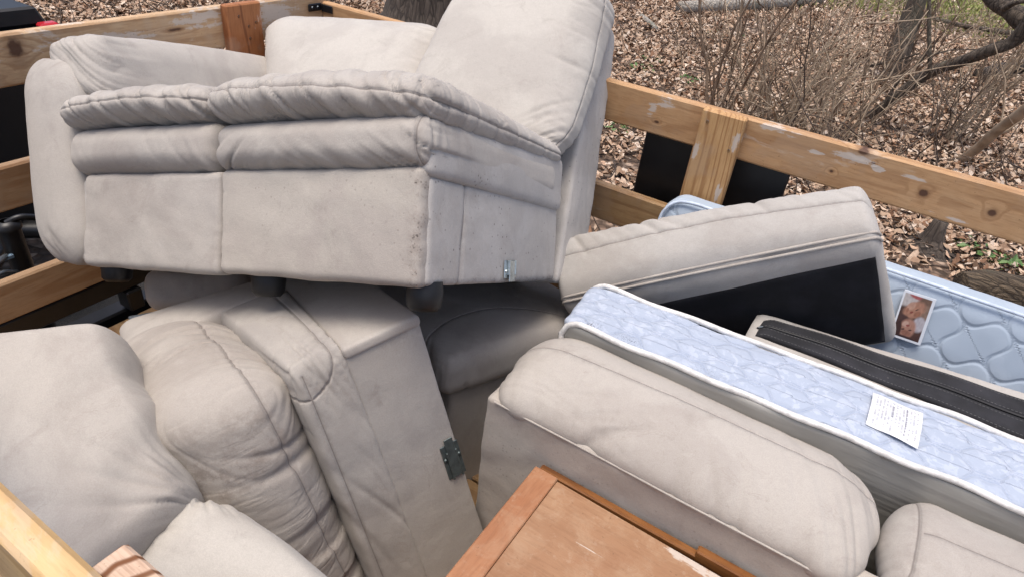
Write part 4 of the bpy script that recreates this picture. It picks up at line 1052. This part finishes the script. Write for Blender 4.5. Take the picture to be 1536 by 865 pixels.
def photo(u, v):
    """flat print: two sleeping faces, dark hair, white pillow"""
    C = np.zeros(u.shape + (3,)); C[:] = (.10, .05, .04)
    def ell(cx, cy, rx, ry, ang, col, soft=.15, sh=None):
        ca, sa = math.cos(ang), math.sin(ang)
        X = ((u - cx) * ca + (v - cy) * sa) / rx; Y = (-(u - cx) * sa + (v - cy) * ca) / ry
        m = np.clip((1 + soft - np.hypot(X, Y)) / (2 * soft), 0, 1)[..., None]
        C[:] = C * (1 - m) + np.array(col) * m
    ell(.25, .86, .40, .16, .2, (.62, .58, .58)); ell(.5, .96, .3, .08, 0, (.45, .12, .12))
    ell(.75, .78, .32, .22, .5, (.20, .12, .085)); ell(.85, .62, .2, .2, .3, (.30, .20, .15))
    ell(.48, .66, .33, .17, .35, (.48, .25, .17)); ell(.36, .72, .12, .08, .4, (.60, .36, .27)); ell(.60, .60, .10, .05, .4, (.36, .16, .10))
    ell(.42, .60, .05, .022, .4, (.28, .06, .05)); ell(.55, .68, .05, .015, .5, (.12, .05, .04)); ell(.28, .62, .04, .05, 0, (.40, .18, .12))
    ell(.30, .38, .34, .12, -.2, (.09, .045, .04)); ell(.75, .40, .2, .16, .2, (.58, .55, .60))
    ell(.45, .26, .25, .20, .2, (.50, .27, .20)); ell(.36, .34, .10, .06, .2, (.66, .44, .36)); ell(.46, .16, .15, .06, 0, (.36, .17, .12))
    ell(.33, .22, .05, .018, .2, (.10, .045, .04)); ell(.55, .24, .05, .018, .2, (.10, .045, .04)); ell(.44, .32, .06, .02, .1, (.34, .09, .08))
    ell(.16, .20, .12, .2, .2, (.07, .035, .03)); ell(.45, .03, .4, .07, 0, (.06, .03, .03))
    C *= (.62 * (1 + .25 * pn(u * 14, v * 14, 1.)))[..., None]
    b = (u < .06) | (u > .90) | (v < .05) | (v > .95)
    C[b] = (.60, .64, .70)
    return np.concatenate([np.clip(C, 0, 1), np.ones(u.shape + (1,))], -1)
def photo_mat():
    n = NT('glossy_photo_print'); return n.done(n.attr('print', 'Color'), .35)
lab = grid_sheet('photo_label', lambda u, v: np.stack([m2p(.212 + .080 * u[i] - .016 * v[i], .172 - .138 * v[i] - .002 * u[i], .016) for i in np.ndindex(u.shape)]).reshape(u.shape + (3,)), 60, 90, photo_mat(), M2, 'print', 'FLOAT_COLOR', photo)
lab['label'] = 'printed photo label of two sleeping faces in a clear sleeve'

# ------------------------------------------------------------------ wooden cabinet at bottom
CB = thing('wooden_cabinet', 'worn orange wooden cabinet lying at the bottom edge with a brown oak side', 'cabinet', (-.1, .7, .594))
WZt = 1.105
hard_box('stile', STILE, CB, WORLD.box((-.394, -.335), (.30, .938), (WZt - .018, WZt)), .0025)
hard_box('panel', PANEL, CB, np.array([[[(-.3335, .30, WZt - .018), (-.3335, .30, WZt - .0006)], [(-.3335, .930, WZt - .018), (-.3335, .930, WZt - .0006)]], [[(.55, .30, WZt - .018), (.55, .30, WZt - .0006)], [(.55, .915, WZt - .018), (.55, .915, WZt - .0006)]]]), .0018)
hard_box('side_board', OAK, CB, WORLD.box((-.385, .55), (.9385, .957), (.60, WZt - .004)), .003)
hard_box('corner_block', OAK, CB, WORLD.box((-.015, .30), (.9375, .9585), (.8, WZt + .012)), .003)
hard_box('side_board', OAK, CB, WORLD.box((-.390, -.372), (.31, .935), (.60, WZt - .019)), .003)
hard_box('side_board', OAK, CB, WORLD.box((.53, .548), (.31, .91), (.60, WZt - .019)), .003)
hard_box('side_board', OAK, CB, WORLD.box((-.371, .529), (.305, .325), (.60, WZt - .019)), .003)

# ------------------------------------------------------------------ trees, logs, brush
def bark_mat(name, c1, c2, sc=(14, 14, 2.2), moss=0.):
    n = NT(name); v = n.coord('Object', scale=sc); f = n.noise(v, 1.6, 6, .7, .6); vr = n.vor(v, 1.1, 'DISTANCE_TO_EDGE')
    c = n.mix(n.map(f, .3, .7), c1, c2); c = n.mix(n.map(vr.outputs['Distance'], .0, .10, .7, 0.), c, tuple(x * .35 for x in c1))
    if moss: c = n.mix(n.math('MULTIPLY', n.map(n.noise(n.coord('Object'), 2.2, 4), .48, .62), moss), c, (.16, .17, .11))
    return n.done(c, .9, n.bump(n.math('MULTIPLY_ADD', vr.outputs['Distance'], 1.5, f), .03, 1.))
BARK = bark_mat('dark_furrowed_bark', (.055, .042, .033), (.12, .095, .075))
BARK2 = bark_mat('grey_brown_bark', (.06, .046, .035), (.16, .125, .095), (20, 20, 5), .2)
BARK3 = bark_mat('pale_dead_wood', (.30, .27, .23), (.46, .42, .36), (10, 10, 10), .4)
ROT = bark_mat('rotten_wood', (.055, .04, .026), (.17, .125, .08), (3, 24, 24), .35)
def twigmat(name, a, b):
    n = NT(name); f = n.noise(n.coord('Object'), 6., 3); return n.done(n.mix(n.map(f, .35, .65), a, b), .8)
TWIG = twigmat('brown_twig', (.13, .085, .055), (.30, .215, .145))
TWIG2 = twigmat('tan_twig', (.26, .19, .125), (.42, .33, .235))
TWIG3 = twigmat('dark_twig', (.05, .035, .028), (.12, .085, .06))
def lumpy_tube(path, rad, n=24, amp=.08, f=3., base=0):
    V, F = tube_arrays(path, rad, n, base)
    c = np.repeat(np.asarray(path, float), n, 0); d = V - c
    return c + d * (1 + amp * pn(V[:, 0] * f, V[:, 1] * f, V[:, 2] * f))[:, None], F
def limbs(name, mat, parent, L, n=10, amp=.1, f=6.):
    Vs, Fs, b = [], [], 0
    for p, r in L:
        v, ff = lumpy_tube(p, r, n, amp, f, b); Vs.append(v); Fs.append(ff); b += len(v)
    return make(name, np.concatenate(Vs), np.concatenate(Fs), mat, parent)
def wander(p, d, L, k=7, w=.12, grav=0.):
    p = np.array(p, float); d = np.array(d, float); d /= np.linalg.norm(d); out = [p.copy()]
    for _ in range(k - 1):
        d = d + rng.normal(0, w, 3) + np.array([0, 0, grav]); d /= np.linalg.norm(d); p = p + d * L / (k - 1); p[2] = max(p[2], .01); out.append(p.copy())
    return np.array(out)
def stem_set(base, n, L, spread, r0, w=.1, sub=3, rad_b=.15, lean=(0, 0), grav=-.01):
    out = []
    for _ in range(n):
        a = rng.uniform(0, 6.28); s = rng.uniform(.1, 1) * spread
        d = (math.cos(a) * s + lean[0], math.sin(a) * s + lean[1], 1)
        b0 = np.array(base) + np.array([math.cos(a), math.sin(a), 0]) * rad_b * rng.random()
        l = L * rng.uniform(.5, 1.1); r = r0 * rng.uniform(.5, 1.15)
        p = wander(b0, d, l, 8, w, grav); out.append((p, np.linspace(r, r * .3, 8)))
        for _ in range(sub):
            i = rng.integers(2, 7); dd = (p[i] - p[i - 1]) / np.linalg.norm(p[i] - p[i - 1]) + rng.normal(0, .6, 3)
            out.append((wander(p[i], dd, l * rng.uniform(.2, .5), 5, w * 1.3, grav), np.linspace(r * .5, r * .2, 5)))
    return out
# big trunk behind the trailer
T1 = thing('oak_tree', 'thick dark furrowed tree trunk rising behind the corner of the board rail', 'tree', (-5.95, 7.75, 0))
z_ = np.array([0, .08, .2, .4, .8, 1.6, 3., 5., 7.]); r_ = np.array([1.0, .86, .76, .69, .64, .60, .56, .50, .40])
limbs('trunk', BARK, T1, [(np.stack([-5.95 + 0 * z_, 7.75 + .01 * z_, z_], 1), r_)], 48, .07, 3.5)
limbs('crown', BARK, T1, [(wander((-5.95, 7.8, 6.2), (a, b, 1.), 4.5, 8, .12), np.linspace(.2, .03, 8)) for a, b in ((.8, .3), (-.7, .4), (.1, -.9), (.3, .9), (-.3, -.4))] + [(wander((-5.95, 7.8, 8.6), rng.normal(0, 1, 3) + (0, 0, 1), 2.6, 6, .2), np.linspace(.06, .01, 6)) for _ in range(24)], 8)
# sapling trunk and its crossing limb
def pxg(x, y, d): return at(x, y, d)
T2 = thing('young_tree', 'slim dark tree trunk leaning right, standing in the brush behind the far rail', 'tree', (-.33, 9.2, 0))
limbs('trunk', BARK2, T2, [(spline([at(1312, 172, 9.6), at(1330, 130, 9.5), at(1350, 78, 9.3), at(1366, 30, 9.2), at(1384, -25, 9.0), at(1420, -140, 8.6)], 24), np.linspace(.155, .11, 24))], 14, .10, 5.)
limbs('crown', BARK2, T2, [(wander(at(1384 + 12 * k, -25 - 40 * k, 9.), (rng.normal(0, .6), rng.normal(0, .6), 1), 2.2, 7, .15), np.linspace(.035, .006, 7)) for k in range(4)] + [(wander(at(1340, 100, 9.4), (.8, .1, .5), 1.2, 6, .15), np.linspace(.02, .005, 6))], 7)
T3 = thing('leaning_tree', 'bare crooked tree whose low limb slants across the brush at upper right', 'tree', at(1290, 196, 7.9))
main = spline([at(1270, 205, 8.0), at(1292, 186, 7.8), at(1335, 152, 7.5), at(1390, 112, 7.2), at(1440, 93, 6.9), at(1490, 74, 6.6), at(1520, 62, 6.5), at(1548, 30, 6.3), at(1590, -40, 6.0)], 60)
limbs('trunk', BARK2, T3, [(main, np.interp(np.arange(60), [0, 8, 40, 59], [.065, .055, .062, .09]))], 14, .14, 7.)
limbs('limb', BARK2, T3, [(spline([at(1600, 90, 6.4), at(1545, 42, 6.5), at(1515, 16, 6.6), at(1490, -2, 6.7), at(1462, -40, 6.8)], 24), np.linspace(.10, .075, 24)), (spline([at(1505, 14, 6.5), at(1525, 4, 6.3), at(1545, 2, 6.2)], 10), np.linspace(.03, .018, 10)), (spline([at(1325, 158, 7.4), at(1350, 120, 7.2), at(1385, 88, 7.0), at(1392, 70, 6.9)], 16), np.linspace(.02, .006, 16)), (spline([at(1395, 108, 7.1), at(1394, 60, 7.0), at(1394, -20, 6.9)], 14), np.linspace(.024, .018, 14)), (spline([at(1300, 100, 7.6), at(1340, 92, 7.4), at(1380, 80, 7.2)], 12), np.linspace(.016, .008, 12)), (spline([at(1290, 185, 7.7), at(1262, 195, 7.6), at(1235, 190, 7.5)], 12), np.linspace(.03, .01, 12))], 9, .12, 9.)
T4 = thing('slanting_sapling', 'thin tan sapling slanting up to the right edge, beyond the far rail', 'tree', at(1432, 246, 6.9))
limbs('trunk', TWIG2, T4, [(spline([at(1432, 246, 6.9), at(1462, 226, 6.6), at(1500, 193, 6.2), at(1545, 160, 5.8), at(1600, 110, 5.5)], 24), np.linspace(.045, .055, 24))], 10, .1, 8.)
limbs('branch', TWIG2, T4, [(wander(at(1462, 226, 6.6), (.1, .3, 1), 1.0, 7, .15), np.linspace(.012, .003, 7)), (wander(at(1500, 193, 6.2), (-.3, .3, 1), .9, 7, .15), np.linspace(.010, .003, 7))], 6)
# fallen wood
def log(name, label, pts, r, mat, n=18, amp=.1):
    V, F = lumpy_tube(spline(pts, 26), r, n, amp, 5.)
    k = len(V); V = np.concatenate([V, [V[:n].mean(0)], [V[-n:].mean(0)]])
    F = [tuple(f) for f in F] + [(k, (i + 1) % n, i) for i in range(n)] + [(k + 1, k - n + i, k - n + (i + 1) % n) for i in range(n)]
    o = make(name, V, F, mat); return tag(o, label, 'log', 'fallen logs in the leaves')
gz = lambda x, y, h: at(x, y, (h - 2.25) / (RIGHT * (x - 768) / FPX - UP * (y - 432.5) / FPX + FWD)[2])
log('fallen_log', 'long pale grey log lying in the leaves at the top of the picture', [gz(1020, 12, .12), gz(1090, 8, .14), gz(1170, 3, .14), gz(1230, -4, .14)], np.linspace(.11, .15, 26), BARK3)
log('fallen_log', 'short greenish stick lying alone in the leaves right of the sofa back', [gz(962, 25, .05), gz(972, 33, .05), gz(983, 44, .05)], np.linspace(.045, .05, 26), BARK3, 12)
log('fallen_log', 'rotten log half sunk in leaves behind the quilted mattress at right', [gz(1440, 428, .09), gz(1480, 432, .10), gz(1540, 440, .10), gz(1620, 452, .09)], np.linspace(.10, .14, 26), ROT, 20, .22)
log('fallen_log', 'grey mossy log lying behind the slanting limb at the right edge', [gz(1468, 112, .10), gz(1500, 104, .12), gz(1540, 97, .12), gz(1600, 90, .12)], np.linspace(.085, .10, 26), BARK2, 14)
log('fallen_log', 'dark thin log crossing the leaves at top right corner', [gz(1400, 28, .1), gz(1450, 40, .1), gz(1520, 50, .1), gz(1580, 54, .1)], np.linspace(.04, .06, 26), BARK2, 12)
# stump
def stump():
    V, F = lumpy_tube(np.array([gz(1392, 372, 0) + (0, 0, h) for h in (0, .05, .11, .18, .24, .25)]), np.array([.20, .11, .075, .065, .055, .015]), 26, .28, 7.)
    return tag(make('tree_stump', V, F, BARK), 'small mossy rotten stump just beyond the far rail at right', 'stump')
stump()
# countable shrubs
SHRUBS = [
    ((1085, 190), 16, 2.3, .30, .016, 'TWIG', 'sparse bare shrub of tall brown canes behind the ridged post'),
    ((1150, 205), 26, 1.9, .55, .013, 'TWIG2', 'wide tan twiggy shrub behind the middle of the far rail'),
    ((1218, 222), 15, 1.7, .65, .013, 'TWIG2', 'dense tangled tan shrub where the slanting limb meets the ground'),
    ((1262, 180), 14, 1.6, .75, .015, 'TWIG', 'low spreading brown shrub at the foot of the crooked tree'),
    ((1420, 215), 16, 1.5, .55, .015, 'TWIG2', 'loose tan shrub right of the crooked limb'),
    ((1355, 120), 16, 1.7, .6, .016, 'TWIG', 'bare brown shrub growing around the slim dark trunk'),
    ((1480, 130), 14, 1.4, .6, .016, 'TWIG2', 'thin bare shrub at the right edge above the slanting sapling'),
]
for (p, n_, L_, sp, r0, m_, lab_) in SHRUBS:
    b = gz(p[0], p[1], 0.0)
    o = tubes('bare_shrub', globals()[m_], None, stem_set(b, n_, L_, sp, r0, .13, 4, .3, (.05, .0), -.015), 5, loc=tuple(b))
    tag(o, lab_, 'shrub', 'bare shrubs behind the far rail')
# tangle of fine brush nobody could count
L_ = []
for _ in range(210):
    x = rng.uniform(1000, 1640); y = rng.uniform(60, 330) ; 
    if y > 120 + (x - 930) * .33 + 60: continue
    if y > 195 - (x - 1270) * .55 and x > 1240 and rng.random() < .75: continue
    b = gz(x, y, 0.)
    if b[1] < 3.2: continue
    L_ += stem_set(b, 1, rng.uniform(.5, 1.5), rng.uniform(.3, 1.5), .0075, .16, 2, .1, (0, 0), -.03)
tag(tubes('brush', TWIG2, None, L_, 4, loc=(0, 6, 0)), 'fine tan twigs tangled among the shrubs', None, None, 'stuff')
L_ = []
for _ in range(85):
    x = rng.uniform(985, 1640); y = rng.uniform(60, 300)
    if y > 120 + (x - 930) * .33 + 50: continue
    b = gz(x, y, 0.)
    L_ += stem_set(b, 1, rng.uniform(.8, 2.0), rng.uniform(.6, 2.2), .0085, .20, 4, .1, (0, 0), -.05)
tag(tubes('dark_brush', TWIG3, None, L_, 4, loc=(0, 6, 0)), 'dark arching twigs tangled among the shrubs', None, None, 'stuff')
L_ = []
for _ in range(230):
    x = rng.uniform(880, 1560); y = rng.uniform(30, 420); b = gz(x, y, 0.02)
    if b[1] < 2.6: continue
    a = rng.uniform(0, 6.28); L_.append((wander(b, (math.cos(a), math.sin(a), .12), rng.uniform(.3, 1.0), 6, .25, -.03), np.linspace(.007, .003, 6)))
for _ in range(120):
    x = rng.uniform(60, 340); y = rng.uniform(-30, 120); b = gz(x, y, 0.02)
    a = rng.uniform(0, 6.28); L_.append((wander(b, (math.cos(a), math.sin(a), .3), rng.uniform(.3, 1.2), 6, .25, -.03), np.linspace(.009, .003, 6)))
tag(tubes('fallen_twigs', TWIG3, None, L_, 4, loc=(0, 6, 0)), 'dark fallen twigs lying on the leaves', None, None, 'stuff')
# small green plants
def greenmat():
    n = NT('green_leaf'); f = n.noise(n.coord('Object'), 14., 3); return n.done(n.mix(n.map(f, .35, .65), (.05, .11, .025), (.11, .20, .05)), .55)
GREEN = greenmat()
def sprig(px, py, n_, R, label):
    c = gz(px, py, .0); V = []; F = []
    for i in range(n_):
        a = rng.uniform(0, 6.28); r = R * math.sqrt(rng.random()); p = c + np.array([math.cos(a) * r, math.sin(a) * r, .03 + .06 * rng.random()])
        l = rng.uniform(.02, .045); b = rng.uniform(0, 6.28); t = rng.normal(0, .4, 2)
        for (u, v) in ((-1, 0), (-.2, .55), (1, 0), (-.2, -.55)):
            V.append(p + l * np.array([u * math.cos(b) - v * math.sin(b), u * math.sin(b) + v * math.cos(b), u * t[0] + abs(v) * .4 + v * t[1]]))
        k = len(V) - 4; F += [(k, k + 1, k + 2), (k, k + 2, k + 3)]
        s0 = len(V); V += [c + np.array([.004, 0, 0]), c + np.array([-.004, 0, 0])]
        F += [(s0, s0 + 1, k)]
    tag(make('green_plant', V, F, GREEN, smooth=False, loc=tuple(c)), label, 'plant', 'small green plants in the leaves')
sprig(1488, 396, 26, .20, 'largest green leafy plant, growing in the leaves above the quilted mattress')
sprig(962, 110, 18, .15, 'small green sprig just above the far rail beside the sofa back')
sprig(1034, 126, 14, .14, 'small green sprig above the far rail left of the ridged post')
sprig(975, 95, 12, .18, 'faint green sprig in the leaves, highest of those beside the sofa')
sprig(930, 200, 20, .14, 'green plant seen through the gap under the far top rail')
sprig(1450, 376, 14, .12, 'little green plant next to the stump beyond the rail')
sprig(1085, 55, 22, .35, 'dull green tuft among leaves near the pale log')

# lawn beyond the wood, top right
def lawn():
    n0 = 26000; y = rng.uniform(15, 34, n0); x = rng.uniform(-6, 12, n0)
    k = sstep(15.5, 19., y) * sstep(-3.6, -2.2, x - (y - 20) * .16) > rng.random(n0); x, y = x[k], y[k]; m = len(x)
    a = rng.uniform(0, 6.28, m); h = rng.uniform(.05, .15, m); b = np.stack([x, y, 0 * x], 1)
    dx = np.stack([np.cos(a), np.sin(a), 0 * a], 1) * .02; tip = np.stack([rng.normal(0, .05, m), rng.normal(0, .05, m), h], 1)
    V = np.stack([b - dx, b + dx, b + tip], 1).reshape(-1, 3)
    n = NT('lawn_grass'); f = n.noise(n.coord('Object'), 1.4, 3)
    mt = n.done(n.mix(n.map(f, .35, .65), (.17, .20, .05), (.30, .30, .09)), .8)
    tag(make('grass', V, np.arange(3 * m).reshape(m, 3), mt, smooth=False, loc=(0, 0, 0)), 'yellow green lawn grass beyond the fallen leaves', None, None, 'stuff')
lawn()
